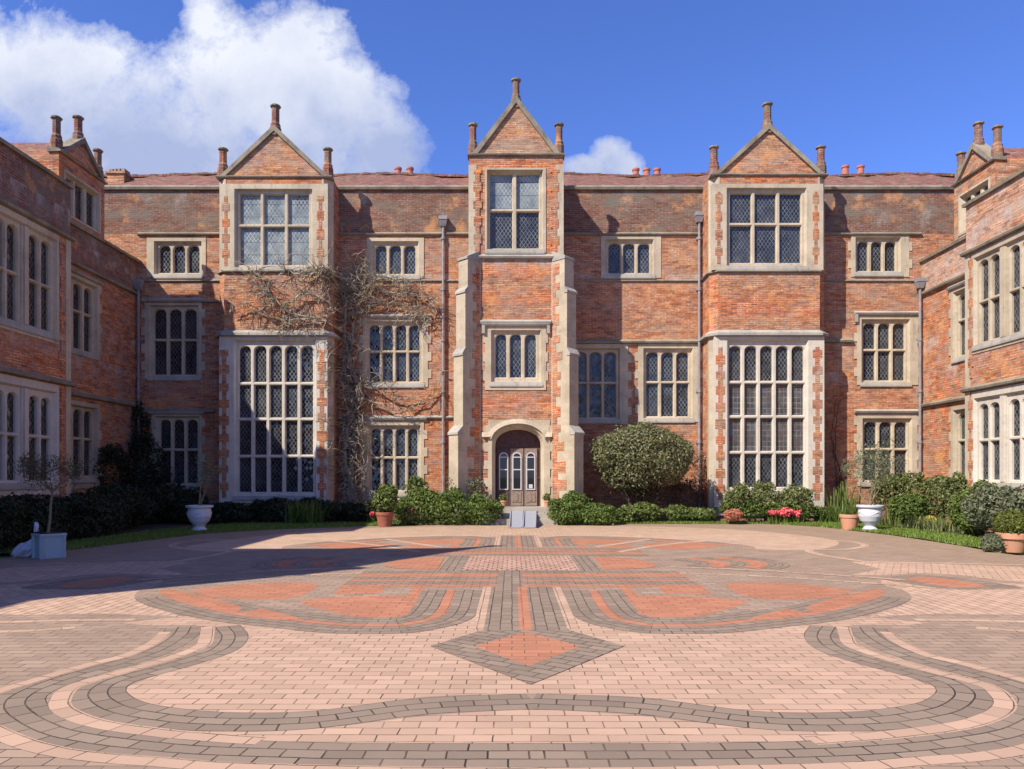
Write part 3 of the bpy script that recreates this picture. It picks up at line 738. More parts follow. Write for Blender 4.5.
addw(145, 202, 302, 379, 153, 195, 309, 374, 3, S2, quoin=.12, hood=1, glass='glass_dim')
addw(363, 428, 318, 387, 369, 419, 325, 381, 4, S2, quoin=.12, hood=1)
addw(571, 628, 344, 424, 575, 616, 352, 417, 3, S2, quoin=.12)
addw(638, 699, 344, 422, 647, 689, 352, 416, 3, S2, quoin=.1)
addw(857, 918, 315, 385, 865, 906, 323, 380, 3, S2, quoin=.1, hood=2)
addw(152, 202, 414, 488, 159, 196, 420, 483, 3, S2, quoin=.1, glass='glass_dim', hood=1)
addw(363, 424, 420, 500, 371, 417, 429, 490, 4, S2, quoin=.12, hood=1)
addw(857, 917, 413, 486, 866, 908, 422, 480, 3, S2, quoin=.1, hood=1)
holes = [s[0] for s in specs]
TX0, TX1 = AX-1.45, AX+1.45
bays = [(217, 331), (711, 827)]
dB = 24.4
bx = [(pX(a, dB), pX(b, dB)) for a, b in bays]
holesB = [(TX0+.05, TX1-.05, -1, 13)]+[(a+.3, b-.3, -1, 13) for a, b in bx]
ZS3, ZS2, ZPAR = fz(234), fz(281), fz(189)
mb = MB(); allh = holes+holesB
grid_wall(mb, FM, XL-6, XR+6, -.05, ZS3, allh)
grid_wall(mb, FM, XL-6, XR+6, ZS3, ZPAR, holesB, 0, 1)
mb.box(FM, XL-6, XR+6, -9, -8.9, -.05, ZPAR); mb.box(FM, XL-6, XL-5.9, -8.9, -.02, -.05, ZPAR); mb.box(FM, XR+5.9, XR+6, -8.9, -.02, -.05, ZPAR)
mb.face([FM(XL-6, 0, ZPAR), FM(XR+6, 0, ZPAR), FM(XR+6, -.35, ZPAR), FM(XL-6, -.35, ZPAR)])
mb.build('wall', [M['brick'], M['brick_weathered']], house)
for h, (o_, c_, r_), k in specs: window(house, FM, o_, c_, r_, **k)
segs = [(XL, bx[0][0]+.2), (bx[0][1]-.2, TX0+.1), (TX1-.1, bx[1][0]+.2), (bx[1][1]-.2, XR)]
for a, b in segs:
    string(house, FM, a, b, ZS3-.06, .12, .09)
    a = a-6 if a == XL else a; b = b+6 if b == XR else b
    mb = MB(); mb.profile(FM, a, b, [(-.38, ZPAR), (.08, ZPAR-.04), (.11, ZPAR+.04), (.02, ZPAR+.12), (-.38, ZPAR+.14)]); mb.build('coping', M['stone_dark'], house)
for a, b in segs: string(house, FM, a, b, ZS2-.04, .09, .06, 'stone_dark')
string(house, FM, TX1+.1, pX(703, D), fz(344), .16, .13)
string(house, FM, fx(335), TX0, fz(419), .12, .09, 'stone_sill')
string(house, FM, fx(146), bx[0][0]+.2, fz(303), .12, .08)
string(house, FM, XL, fx(215), fz(413), .12, .09)
string(house, FM, bx[1][1]-.1, fx(852), fz(343), .18, .12)
string(house, FM, XL, fx(330), .5, .12, .06, 'stone_sill')
# roof
mb = MB(); rz0, rz1 = ZPAR-.05, pZ(176, 30.2)
sl = [(XL-6, D+.33), (XR+6, D+.33)]
N = 60; rr = random.Random(3)
prev = None
N = 90
for i in range(N+1):     # slightly sagging ridge
    x = XL-6+(XR-XL+12)*i/N; dz = rr.uniform(-.05, .05)+.05*math.sin(x*.9)
    cur = ((x, D+.33, rz0), (x, 30.2, rz1+dz), (x, 34.4, rz0))
    if prev:
        L0 = math.hypot(30.2-D-.33, rz1-rz0)
        mb.face([prev[0], cur[0], cur[1], prev[1]], 0, [(prev[0][0], 0), (x, 0), (x, L0), (prev[0][0], L0)])
        mb.face([prev[1], cur[1], cur[2], prev[2]], 0, [(prev[0][0], 0), (x, 0), (x, L0), (prev[0][0], L0)])
    prev = cur
mb.build('roof', M['tile'], house)
q = MB()
for i in range(150):
    x = XL-6+i*.262; q.box(lambda u, w, z: (u, w, z), x, x+.25, 30.06, 30.34, rz1-.04+.05*math.sin(x*.9), rz1+rr.uniform(.03, .07)+.05*math.sin(x*.9))
q.build('ridge_tiles', M['tile'], house)

# projecting bays
def bay(a, b, d, splay=None, win_up=None, win_low=None, y_base=174, y_peak=129, up=(0, 0), low=(0, 0), tag_=''):
    F = lambda u, w, z: (u, d-w, z)
    zb = pZ(y_base, d); zp = pZ(y_peak, d)
    zs1 = pZ(271, d); zs0 = pZ(336, d)
    ua, ub = a+.0, b-.0
    c1 = (a+b)/2
    sp = splay
    uo = (pX(up[0], d), pX(up[1], d), zs1+.03, pZ(184, d)); lo = (pX(low[0], d), pX(low[1], d), pZ(low[2], d), zs0-.02)
    mb = MB()
    grid_wall(mb, F, a+.24, b-.24, -.05, zb, [uo, lo])
    # corner piers: octagonal canted corners
    for sg, e in ((-1, a), (1, b)):
        P0 = F(e-sg*.24, 0, 0); P1 = F(e, -.24, 0); P2 = (e, D-.0, 0)
        mb.face([(P0[0], P0[1], -.05), (P1[0], P1[1], -.05), (P1[0], P1[1], zb), (P0[0], P0[1], zb)])
        mb.face([(P1[0], P1[1], -.05), (P2[0], P2[1], -.05), (P2[0], P2[1], zb), (P1[0], P1[1], zb)])
        mb.face([(e, D, ZPAR-.1), (e, D+2.2, ZPAR-.1), (e, D+2.2, zb), (e, D, zb)])
    mb.face([(a, d+.24, zb), (a+.24, d, zb), (b-.24, d, zb), (b, d+.24, zb), (b, D+2.2, zb), (a, D+2.2, zb)])
    w = mb.build('projecting_bay', [M['brick']], house)
    # stone corner strips on both canted corners
    for sg, e in ((-1, a), (1, b)):
        q = MB()
        k = .012
        A = [(e-sg*.30, d-k), (e-sg*.24, d-k), (e+sg*k, d+.24), (e+sg*k, d+.34), (e-sg*.02, d+.34), (e-sg*.26, d+.03), (e-sg*.30, d+.03)]
        q.prism_z(A, zs1, zb-.1)
        q.build('stone_quoin', M['stone'], w); q = MB()
        A = [(e-sg*.34, d-k*1.5), (e-sg*.24, d-k*1.5), (e+sg*k, d+.24), (e+sg*k, d+.40), (e-sg*.02, d+.40), (e-sg*.26, d+.03), (e-sg*.34, d+.03)]
        q.prism_z(A, .25, zs0)
        q.build('stone_quoin', M['render'], w)
    def wrap(z, h, p, name='string_course', mat='stone_dark'):
        q = MB()
        def ring(pp): return [(a-pp, D), (a-pp, d+.24-pp*.4), (a+.24-pp*.4, d-pp), (b-.24+pp*.4, d-pp), (b+pp, d+.24-pp*.4), (b+pp, D)]
        r0, r1, r2 = ring(0), ring(p), ring(p*.3)
        for i in range(5):
            q.face([(*r0[i], z), (*r0[i+1], z), (*r1[i+1], z+.03), (*r1[i], z+.03)])
            q.face([(*r1[i], z+.03), (*r1[i+1], z+.03), (*r1[i+1], z+h*.5), (*r1[i], z+h*.5)])
            q.face([(*r1[i], z+h*.5), (*r1[i+1], z+h*.5), (*r0[i+1], z+h), (*r0[i], z+h)])
        q.build(name, M[mat], w)
    wrap(zs1-.06, .12, .08); wrap(zs0-.02, .22, .14, mat='stone_sill'); wrap(.15, .14, .07, mat='stone_sill')
    gable(w, lambda u, ww, z: (u, d+.02-ww, z), a, b, zb, zp, 3.2)
    return w, F, uo, lo
bL, FL_, uo, lo = bay(*bx[0], dB, up=(220, 328), low=(219.5, 327.5, 503), y_base=176, y_peak=131)
dl = dB
def bwin(x0, x1, y0, y1, n, fr, o, F, parent, mull, **k):
    zb, zt = pZ(y1, dB), pZ(y0, dB); ys = [zb+(zt-zb)*f for f in fr]
    window(parent, F, o, lights(pX(x0, dB), pX(x1, dB), n, mull), rowsof(ys, .11), **k)
bwin(239, 308, 194, 264, 3, (0, .56, 1), uo, FL_, bL, .13, arch=False, row_glass=[1, 1], sill=True, frame=(pX(234.5, dB), pX(312.5, dB), pZ(267.5, dB), pZ(189, dB)))
R4 = (0, .245, .5, .745, 1)
bwin(238, 312, 346, 492, 5, R4, lo, FL_, bL, .13, row_glass=[3, 3, 0, 0], frame=(pX(234, dB), pX(316, dB), pZ(496, dB), pZ(340, dB)), stone='stone_pale')
for x in (224.5, 322): inlay(bL, FL_, pX(x, dB), pZ(498, dB), pZ(350, dB), w=.036)
for x in (226, 320.5): inlay(bL, FL_, pX(x, dB), pZ(266, dB), pZ(196, dB), wn=.05, ww=.11, w=.036)
bR, FR_, uo, lo = bay(*bx[1], dB, up=(712, 823), low=(714, 824, 507), y_base=174, y_peak=129)
bwin(731, 802, 193, 262, 3, (0, .56, 1), uo, FR_, bR, .13, arch=False, row_glass=[0, 0], frame=(pX(726.5, dB), pX(806.5, dB), pZ(266, dB), pZ(188, dB)))
bwin(730, 805, 346, 487, 5, R4, lo, FR_, bR, .13, row_glass=[0, 2, 2, 0], frame=(pX(727, dB), pX(808, dB), pZ(491, dB), pZ(340, dB)), stone='stone_pale')
for x in (720, 817): inlay(bR, FR_, pX(x, dB), pZ(500, dB), pZ(347, dB), w=.036)
for x in (718.5, 815.5): inlay(bR, FR_, pX(x, dB), pZ(264, dB), pZ(192, dB), wn=.05, ww=.11, w=.036)

# porch tower
dT = 23.6; FT = lambda u, w, z: (u, dT-w, z); tx = lambda x: pX(x, dT); tz = lambda y: pZ(y, dT)
zc = tz(257); zt = tz(154)
U0, U1 = AX-1.5, AX+1.5
dU = dT
mb = MB()
wtop = (tx(485), tx(546), tz(253), tz(168)); wmid = (tx(485), tx(546), tz(390), tz(326)); door = (tx(488), tx(550), 0.45, tz(420))
grid_wall(mb, FT, U0, U1, zc, zt, [wtop]); grid_wall(mb, FT, U0+.06, U1-.06, -.05, zc, [wmid, door])
for e in (U0, U1):
    q = e+(.06 if e == U0 else -.06)
    mb.face([(e, dT, zc), (e, D+2.5, zc), (e, D+2.5, zt), (e, dT, zt)]); mb.face([(q, dT, -.05), (q, D, -.05), (q, D, zc), (q, dT, zc)])
mb.face([(U0, dT, zt), (U1, dT, zt), (U1, D+2.5, zt), (U0, D+2.5, zt)]); mb.face([(U0, dT, zc), (U1, dT, zc), (U1, D, zc), (U0, D, zc)])
tower = mb.build('porch_tower', M['brick'], house)
tcols = lights(tx(490), tx(539), 2, .15)
window(tower, FT, wtop, tcols, rowsof([tz(247), tz(209), tz(173)], .11), arch=False, row_glass=[0, 1], sill=True, depth=.2)
window(tower, FT, wmid, lights(tx(495.5), tx(536), 3, .13), [(tz(377), tz(334))], hood=2, quoin=.06, glass='glass', frame=(tx(491), tx(541), tz(382), tz(330)), rise=1.)
for sg, e in ((-1, U0), (1, U1)): q = MB(); q.prism_z([(e-sg*.24, dT-.02), (e+sg*.015, dT-.02), (e+sg*.015, dT+.3), (e-sg*.24, dT+.3)], zc, zt-.35); q.build('stone_quoin', M['stone'], tower)
for sg, e in ((-1, U0), (1, U1)): inlay(tower, FT, e-sg*.27, zc+.1, zt-.5, wn=.07, ww=.13, w=.035)
mb = MB(); mb.profile(FT, U0-.04, U1+.04, [(0, zc-.08), (.09, zc-.05), (.11, zc+.0), (0, zc+.1)]); mb.build('string_course', M['stone_sill'], tower)
mb = MB(); mb.profile(FT, tx(480), tx(551), [(0, tz(325)), (.09, tz(325)+.02), (.12, tz(325)+.09), (0, tz(325)+.17)]); mb.build('string_course', M['stone_sill'], tower)
for sg, e in ((-1, U0+.06), (1, U1-.06)): quoins(tower, FT, e, .1, zc-.1, -sg, .10, .24, w=.02)
gable(tower, FT, U0-.02, U1+.02, zt, tz(104)+.02, 3.6, fin_h=.8, side_h=1.0, inset=.30, r=.112)
# diagonal buttresses
for sg, nm in ((-1, ''), (1, '')):
    q = MB(); cx, cy = AX+sg*1.32, dT+.12
    dx, dy = sg*.7071, -.7071; px_, py_ = .7071*sg, .7071
    t = .22
    st = [(-.05, 2.82, .90), (3.05, 5.3, .70), (5.5, 7.28, .60), (7.42, 8.36, .50)]
    for k, (za, zb_, L) in enumerate(st):
        z_low = st[k-1][1] if k else -.05
        P = lambda l, s_: (cx+dx*l+px_*s_*t, cy+dy*l+py_*s_*t)
        q.prism_z([P(-.2, -1), P(-.2, 1), P(L, 1), P(L, -1)], (st[k-1][1] if k else -.05), zb_, 0)
        Ln = st[k+1][2] if k < 3 else .0; zn = st[k+1][0] if k < 3 else 8.62
        # weathered slope
        e = .035
        A = [P(L+e, -1-.1), P(L+e, 1+.1)]; B = [P(Ln, -1-.1), P(Ln, 1+.1)]
        z1_ = zb_-.05
        q.face([(*A[0], z1_), (*A[1], z1_), (*A[1], z1_+.07), (*A[0], z1_+.07)], 1)
        q.face([(*A[0], z1_+.07), (*A[1], z1_+.07), (*B[1], zn+.02), (*B[0], zn+.02)], 1)
        for s_ in (0, 1):
            q.face([(*A[s_], z1_), (*A[s_], z1_+.07), (*B[s_], zn+.02), (*B[s_], z1_)], 1)
        q.face([(*A[0], z1_), (*A[1], z1_), (*B[1], z1_), (*B[0], z1_)], 1)
    b_ = q.build('buttress', [M['render'], M['stone_sill']], tower)
    # brick patches let into the inner face
    FI = lambda u, w, z: (cx+dx*u-px_*(t+w), cy+dy*u-py_*(t+w), z)
    rr = random.Random(4+sg)
    pm = MB(); z = .4; kk = 0
    while z < 7.9:
        h = rr.uniform(.22, .36); kk += 1; full = .62 if z < 2.6 else (.44 if z < 5.2 else .34)
        L = full*(rr.uniform(.72, .95) if kk % 2 else rr.uniform(.28, .45))
        pm.box(FI, .0, L, -.02, .012+.001*(kk % 2), z, z+h); z += h
    pm.build('brick_quoin', M['brick'], b_)

# doorway
dz0, dzs, dzt = .5, tz(446), tz(429)
cxd = (tx(495)+tx(541))/2; hwd = (tx(541)-tx(495))/2
mb = MB(); AO = arch_pts(cxd, hwd+.10, dzs, dzt-dzs+.09, 18); AI = arch_pts(cxd, hwd, dzs, dzt-dzs, 18)
pr = .03
def fanface(A, zt_, w):
    for k in range(len(A)-1): mb.face([FT(A[k][0], w, A[k][1]), FT(A[k+1][0], w, A[k+1][1]), FT(A[k+1][0], w, zt_), FT(A[k][0], w, zt_)])
fanface(AO, door[3], pr)
for (x0, x1, a_, b_) in ((door[0], AO[0][0], AI[0][0], 0), (AO[-1][0], door[1], AI[-1][0], 0)):
    mb.face([FT(x0, pr, .2), FT(x1, pr, .2), FT(x1, pr, door[3]), FT(x0, pr, door[3])])
for k in range(18):
    mb.face([FT(AO[k][0], pr, AO[k][1]), FT(AO[k+1][0], pr, AO[k+1][1]), FT(AI[k+1][0], -.16, AI[k+1][1]), FT(AI[k][0], -.16, AI[k][1])])
    mb.face([FT(AI[k][0], -.16, AI[k][1]), FT(AI[k+1][0], -.16, AI[k+1][1]), FT(AI[k+1][0], -.6, AI[k+1][1]), FT(AI[k][0], -.6, AI[k][1])])
for e, f in ((AO[0][0], AI[0][0]), (AO[-1][0], AI[-1][0])):
    mb.face([FT(e, pr, .2), FT(e, pr, dzs), FT(f, -.16, dzs), FT(f, -.16, .2)]); mb.face([FT(f, -.16, .2), FT(f, -.16, dzs), FT(f, -.6, dzs), FT(f, -.6, .2)])
z = .3; k = 0
while z < door[3]-.1:
    if k % 2:
        mb.box(FT, door[0]-.13, door[0], -.02, pr-.004, z, z+.28); mb.box(FT, door[1], door[1]+.13, -.02, pr-.004, z, z+.28)
    z += .28; k += 1
dsur = mb.build('door_surround', M['stone'], tower)
mb = MB(); HO = [(tx(482), tz(437)), (cxd-hwd-.14, tz(437))]+arch_pts(cxd, hwd+.14, dzs+.05, dzt-dzs+.12, 18)[1:-1]+[(cxd+hwd+.14, tz(437)), (tx(552), tz(437))]
HI = [(x, z) for x, z in HO]
def off(P, o_):
    out = []
    for i, p in enumerate(P):
        a = P[max(0, i-1)]; b = P[min(len(P)-1, i+1)]; t = Vector((b[0]-a[0], b[1]-a[1])).normalized(); out.append((p[0]-t.y*o_, p[1]+t.x*o_))
    return out
H2 = off(HO, .15)
for k in range(len(HO)-1):
    mb.hexa([FT(HO[k][0], 0, HO[k][1]), FT(HO[k+1][0], 0, HO[k+1][1]), FT(HO[k+1][0], .12, HO[k+1][1]), FT(HO[k][0], .12, HO[k][1]),
             FT(H2[k][0], 0, H2[k][1]), FT(H2[k+1][0], 0, H2[k+1][1]), FT(H2[k+1][0], .05, H2[k+1][1]), FT(H2[k][0], .05, H2[k][1])])
mb.build('hood_mould', M['stone'], dsur)
# door: fixed dark panels and bleached leaves with arched lights
FD = lambda u, w, z: (u, dT+.42-w, z)
mb = MB(); mb.prism_w(FD, [(cxd-hwd, dz0-.2), (cxd+hwd, dz0-.2)]+arch_pts(cxd, hwd, dzs, dzt-dzs, 18)[::-1], -.08, 0)
for k in range(1, 9):
    u = cxd-hwd+2*hwd*k/9
    mb.box(FD, u-.008, u+.008, 0, .012, tz(462), tz(436))
drp = mb.build('door', M['dark_wood'], tower)
lw = (2*hwd)/3.0
zlt = tz(448); zl0 = dz0+.02
for i in range(3):
    c = [tx(503.5), tx(517.0), tx(531)][i]; w2 = .205
    q = MB(); q.box(FD, c-w2, c+w2, .0, .055, zl0, zlt); 
    q.box(FD, c-w2+.06, c+w2-.06, .055, .07, zl0+.12, tz(492)-.02)
    q.box(FD, c-.03, c+.03, .07, .085, zl0+.16, tz(492)-.06)
    lf = q.build('door_leaf', M['old_wood'] if i else M['dark_wood'], tower)  # left leaf gets the dark oak, so its shadow is put into the colour
    if i == 0: lf['label'] = 'left door leaf with its shade put into a dark wood colour'
    q = MB(); g0, g1 = c-.115, c+.115; gt = tz(453); sp_ = gt-.12; gb = tz(489)
    aI = arch_pts(c, .115, sp_, .12, 8); aO = arch_pts(c, .15, sp_, .155, 8)
    for k in range(8): q.hexa([FD(aI[k][0], .055, aI[k][1]), FD(aI[k+1][0], .055, aI[k+1][1]), FD(aI[k+1][0], .085, aI[k+1][1]), FD(aI[k][0], .085, aI[k][1]), FD(aO[k][0], .055, aO[k][1]), FD(aO[k+1][0], .055, aO[k+1][1]), FD(aO[k+1][0], .085, aO[k+1][1]), FD(aO[k][0], .085, aO[k][1])])
    q.box(FD, g0-.035, g0, .055, .085, gb, sp_); q.box(FD, g1, g1+.035, .055, .085, gb, sp_)
    q.box(FD, g0-.035, g1+.035, .055, .086, gb-.035, gb); q.box(FD, g0, g1, .056, .084, tz(469.5)-.018, tz(469.5)+.018); q.box(FD, g0, g1, .056, .084, sp_-.02, sp_+.012)
    q.build('window_frame', M['white'], lf)
    q = MB(); q.prism_w(FD, [(g0, gb), (g1, gb)]+aI[::-1], .056, .064); q.build('glass_pane', M['glass_door'], lf)
q = MB(); q.box(FD, tx(531)-.06, tx(531)+.06, .066, .07, tz(488.5), tz(484.5)); q.build('notice', M['white'], tower)
q = MB(); q.lathe((tx(539.5), dT+.33, tz(478)), [(.02, -.03), (.035, 0), (.02, .03)], 10); q.build('door_handle', M['dark_wood'], tower)
# steps
q = MB()
for k, (y0, h) in enumerate(((dT-.55, .50), (dT-.95, .34), (dT-1.3, .18))):
    q.box(lambda u, w, z: (u, w, z), cxd-.95-.12*k, cxd+.95+.12*k, y0, dT+.45 if k == 0 else y0+.41, -.05, h)
q.build('steps', M['step'], house)

# drainpipes
for x, yt, zb_ in ((443.5, 226, .3), (698.5, 222, .3)): drainpipe(house, fx(x), D-.1, zb_, fz(yt))
# chimneys
def chimney(x0, x1, ytop, ybase, d, pots, pot_top, brick='brick_gable', ragged=False, flare=False):
    q = MB(); z0 = pZ(184, d)-1.0; z1 = pZ(ytop, d)
    X0, X1 = pX(x0, d), pX(x1, d)
    q.prism_z([(X0, d), (X1, d), (X1, d+.6), (X0, d+.6)], z0, z1-.08)
    q.prism_z([(X0-.06, d-.06), (X1+.06, d-.06), (X1+.06, d+.66), (X0-.06, d+.66)], z1-.08, z1)
    o = q.build('chimney', M[brick], house)
    for p in pots:
        x = pX(p, d); h = pZ(pot_top, d)-z1; q = MB(); q.lathe((x, d+.3, z1), [(.16, 0), (.155, .05), (.135, .08), (.13, h-.1), (.16, h-.08), (.16, h), (.1, h), (.1, h-.15)], 14)
        q.build('chimney_pot', M['pot_red'], o)
    if ragged:
        for k in range(4):
            q = MB(); x = X0+.12+(X1-X0-.24)*k/3; q.prism_z([(x-.09, d+.1), (x+.09, d+.1), (x+.1, d+.5), (x-.08, d+.5)], z1, z1+rr.uniform(.08, .17)); q.build('chimney_crown', M['stone_dark'], o)
rr = random.Random(5)
chimney(392, 414, 174.5, 180, 31, (397, 409), 165)
chimney(632, 663, 177, 180, 31, (637, 648, 658.5), 166)
chimney(842, 872, 174.5, 180, 31, (848.5, 864), 163)
chimney(107, 124, 171.5, 182, 28.5, (), 0, ragged=True)

# ------------------------------------------------------------------ wings
def wing(side, XB, XA, dc, name, label):
    s = side       # -1 left, +1 right
    FB = lambda u, w, z: (XB-s*w, u, z); FA = lambda u, w, z: (XA-s*w, u, z)
    root = thing(name, label, 'house wing', (XB, 12, 0))
    d0 = -5.0
    zA, zB = 9.08, 8.86; s1, s0 = 7.66, 3.82
    br = M['brick']
    # openings
    W_A = []
    far = dc-.50 if s < 0 else dc-.28
    u_ = far
    while u_ > d0+5:
        lo_ = u_-3.95
        cols = []
        q = u_-.24
        for gnum in range(3):
            cols += [(q-.34, q), (q-.34-.46, q-.46)]; q -= 1.24
        cols = sorted(cols)
        W_A.append((lo_, u_, cols)); u_ = lo_-1.1
    gw0, gw1 = 4.0, 8.0    # second big gabled bay on the wing
    SB = 13.2 if s < 0 else d0
    W_A = [w for w in W_A if w[0] > SB+.2] if s < 0 else W_A
    mb = MB(); hA = []
    for lo_, hi_, cols in W_A: hA += [(lo_, hi_, 4.85, 7.64), (lo_, hi_, 1.0, 3.80)]
    grid_wall(mb, FA, SB, dc, -.05, s1, hA); grid_wall(mb, FA, SB, dc, s1, zA, [], 0, 1)
    if s < 0: grid_wall(mb, FB, d0, SB, -.05, zA, []); mb.face([FB(SB, 0, -.05), FA(SB, 0, -.05), FA(SB, 0, zA), FB(SB, 0, zA)])
    ub0, ub1 = (21.15, 23.1) if s < 0 else (22.05, 23.75)
    colsB = lights(ub0+.2, ub1-.25, 3 if s < 0 else 2, .15)
    hB = [(ub0, ub1, 5.05, 7.45), (ub0, ub1, 1.1, 3.7)]
    grid_wall(mb, FB, dc-.01, D+.01, -.05, s1, hB); grid_wall(mb, FB, dc-.01, D+.01, s1, zB, [], 0, 1)
    mb.face([FB(dc, 0, -.05), FA(dc, 0, -.05), FA(dc, 0, zA), FB(dc, 0, zA)])
    F0 = FB if s < 0 else FA; mb.face([F0(d0, 0, -.05), FB(d0, -7, -.05), FB(d0, -7, zA), F0(d0, 0, zA)]); mb.face([FB(d0, -7, -.05), FB(D+6, -7, -.05), FB(D+6, -7, zA), FB(d0, -7, zA)])
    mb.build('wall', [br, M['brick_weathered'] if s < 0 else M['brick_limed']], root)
    zr = 11.3
    mb = MB()
    L = math.hypot(3.5, zr-8.7)
    for (a, za, b, zb_) in ((-.35, 8.7, -3.7, zr), (-3.7, zr, -7, 8.75)):
        mb.face([FB(d0, a, za), FB(D, a, za), FB(D, b, zb_), FB(d0, b, zb_)], 0, [(d0, 0), (D, 0), (D, L), (d0, L)])
    mb.build('roof', M['tile'], root)
    for lo_, hi_, cols in W_A:
        window(root, FA, (lo_, hi_, 4.85, 7.64), cols, rowsof([5.15, 6.25, 7.35], .1), sill=True, frame=(cols[0][0]-.15, cols[-1][1]+.15, 5.08, 7.5), glass='glass_dim' if s < 0 else 'glass', stone='render' if s > 0 else 'stone', depth=.1)
        window(root, FA, (lo_, hi_, 1.0, 3.80), cols, rowsof([1.38, 2.45, 3.42], .1), sill=True, frame=(cols[0][0]-.15, cols[-1][1]+.15, 1.3, 3.62), glass='glass_dim' if s < 0 else 'glass', stone='stone_pale', depth=.1)
    window(root, FB, hB[0], colsB, rowsof([5.3, 6.4, 7.2], .1), quoin=.1, glass='glass_dim' if s < 0 else 'glass', stone='render' if s > 0 else 'stone', hood=1)
    window(root, FB, hB[1], colsB, rowsof([1.5, 2.6, 3.45], .1), quoin=.1, glass='glass_dim' if s < 0 else 'glass', stone='render')
    for (z, h) in ((s1, .17), (s0, .17)):
        mb = MB(); mb.profile(FA, SB, dc+.1, [(0, z), (.11, z+.03), (.13, z+.09), (0, z+h)]); mb.profile(FB, dc, D, [(0, z), (.11, z+.03), (.13, z+.09), (0, z+h)]); mb.build('string_course', M['stone_dark'], root)
    mb = MB(); mb.profile(FA, SB, dc+.06, [(-.4, zA), (.08, zA-.03), (.1, zA+.05), (-.15, zA+.15), (-.4, zA+.05)])
    mb.profile(FB, dc+.06, D, [(-.4, zB), (.08, zB-.03), (.1, zB+.05), (-.15, zB+.15), (-.4, zB+.05)]); mb.build('coping', M['stone_dark'], root)
    # corner quoins with brick let in
    q = MB(); q.prism_z([(XA+s*.0, dc-.20), (XA-s*.02, dc-.20), (XA-s*.02, dc+.02), (XA+s*.25, dc+.02), (XA+s*.25, dc)], .3, s1); q.build('stone_quoin', M['stone'], root)
    # dormer gable over the far part
    u0, u1 = (21.0, 23.35) if s < 0 else (21.55, 23.55)
    zt_ = 10.75; FG = lambda u, w, z: FB(u, w+.03, z)
    mb = MB(); ho = (u0+.22, u1-.25, 9.02, 10.3); grid_wall(mb, FG, u0, u1, 8.9, zt_, [ho])
    for e in (u0, u1): mb.face([FG(e, 0, 8.9), FG(e, -2.6, 8.9), FG(e, -2.6, zt_), FG(e, 0, zt_)])
    mb.face([FG(u0, 0, zt_), FG(u1, 0, zt_), FG(u1, -2.6, zt_), FG(u0, -2.6, zt_)])
    dm = mb.build('dormer', M['brick_gable'] if s > 0 else M['brick'], root)
    window(dm, FG, ho, lights(u0+.36, u1-.4, 3, .15), [(9.12, 10.16)], arch=False, sill=False, glass='glass_dim')
    gable(dm, FG, u0-.02, u1+.02, zt_, 11.45, 2.9, fin_h=.75, side_h=.95, inset=.25, r=.108, mat='brick_gable' if s > 0 else 'brick')
    if s < 0:      # gabled bay beyond the left edge of the picture; its shadow lies on the paving
        XC = XA+.75; FC = lambda u, w, z: (XC+w, u, z)
        mb = MB(); zt2 = 9.75; hc = [(gw0+.5, gw1-.5, 1.1, 6.6), (gw0+.6, gw1-.6, 7.6, 9.3)]
        grid_wall(mb, FC, gw0, gw1, -.05, zt2, hc)
        for e in (gw0, gw1): mb.face([(XC, e, -.05), (XB-3, e, -.05), (XB-3, e, zt2), (XC, e, zt2)])
        mb.face([(XC, gw0, zt2), (XC, gw1, zt2), (XB-3, gw1, zt2), (XB-3, gw0, zt2)])
        by = mb.build('projecting_bay', br, root)
        window(by, FC, hc[0], lights(gw0+.85, gw1-.85, 5, .14), rowsof([1.4, 2.6, 3.9, 5.1, 6.3], .11), stone='render')
        window(by, FC, hc[1], lights(gw0+.9, gw1-.9, 3, .14), rowsof([7.8, 8.5, 9.15], .1), arch=False)
        gable(by, FC, gw0-.02, gw1+.02, zt2, 12.45, 4.5, inset=.3)
    return root, FA, FB
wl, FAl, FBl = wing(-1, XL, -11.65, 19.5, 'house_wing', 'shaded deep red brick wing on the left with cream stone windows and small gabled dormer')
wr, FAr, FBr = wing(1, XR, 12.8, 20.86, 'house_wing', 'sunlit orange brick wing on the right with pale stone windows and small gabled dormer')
inlay(wl, FAl, 19.5-.36, 4.2, 7.5, .06, .13); inlay(wl, FAl, 19.5-.36, .8, 3.7, .06, .13)
inlay(wr, FAr, 20.86-.24, 4.2, 7.5, .05, .11); inlay(wr, FAr, 20.86-.24, .8, 3.7, .05, .11)
drainpipe(wr, XR-.15, D-.2, .3, 7.95); drainpipe(wl, XL+.12, D-.2, .3, 7.9)

# ------------------------------------------------------------------ vegetation
def quads(name, V_, UV_, mat, parent=None):
    """V_: (n,4,3) array of leaf corners"""
    n = len(V_); off = parent_off(parent)
    V2 = V_.reshape(-1, 3).astype(np.float32)
    if off is not None: V2 = V2-np.array(off, dtype=np.float32)
    me = bpy.data.meshes.new(name); me.vertices.add(n*4); me.vertices.foreach_set('co', V2.ravel())
    me.loops.add(n*4); me.loops.foreach_set('vertex_index', np.arange(n*4, dtype=np.int32))
    me.polygons.add(n); me.polygons.foreach_set('loop_start', np.arange(0, n*4, 4, dtype=np.int32))
    try: me.polygons.foreach_set('loop_total', np.full(n, 4, dtype=np.int32))
    except Exception: pass
    me.update(calc_edges=True)
    u = me.uv_layers.new(name='UVMap'); u.data.foreach_set('uv', np.repeat(UV_.astype(np.float32), 4, axis=0).ravel())
    me.materials.append(mat); me.validate()
    o = bpy.data.objects.new(name, me); COL.objects.link(o)
    if parent is not None: o.parent = parent
    return o
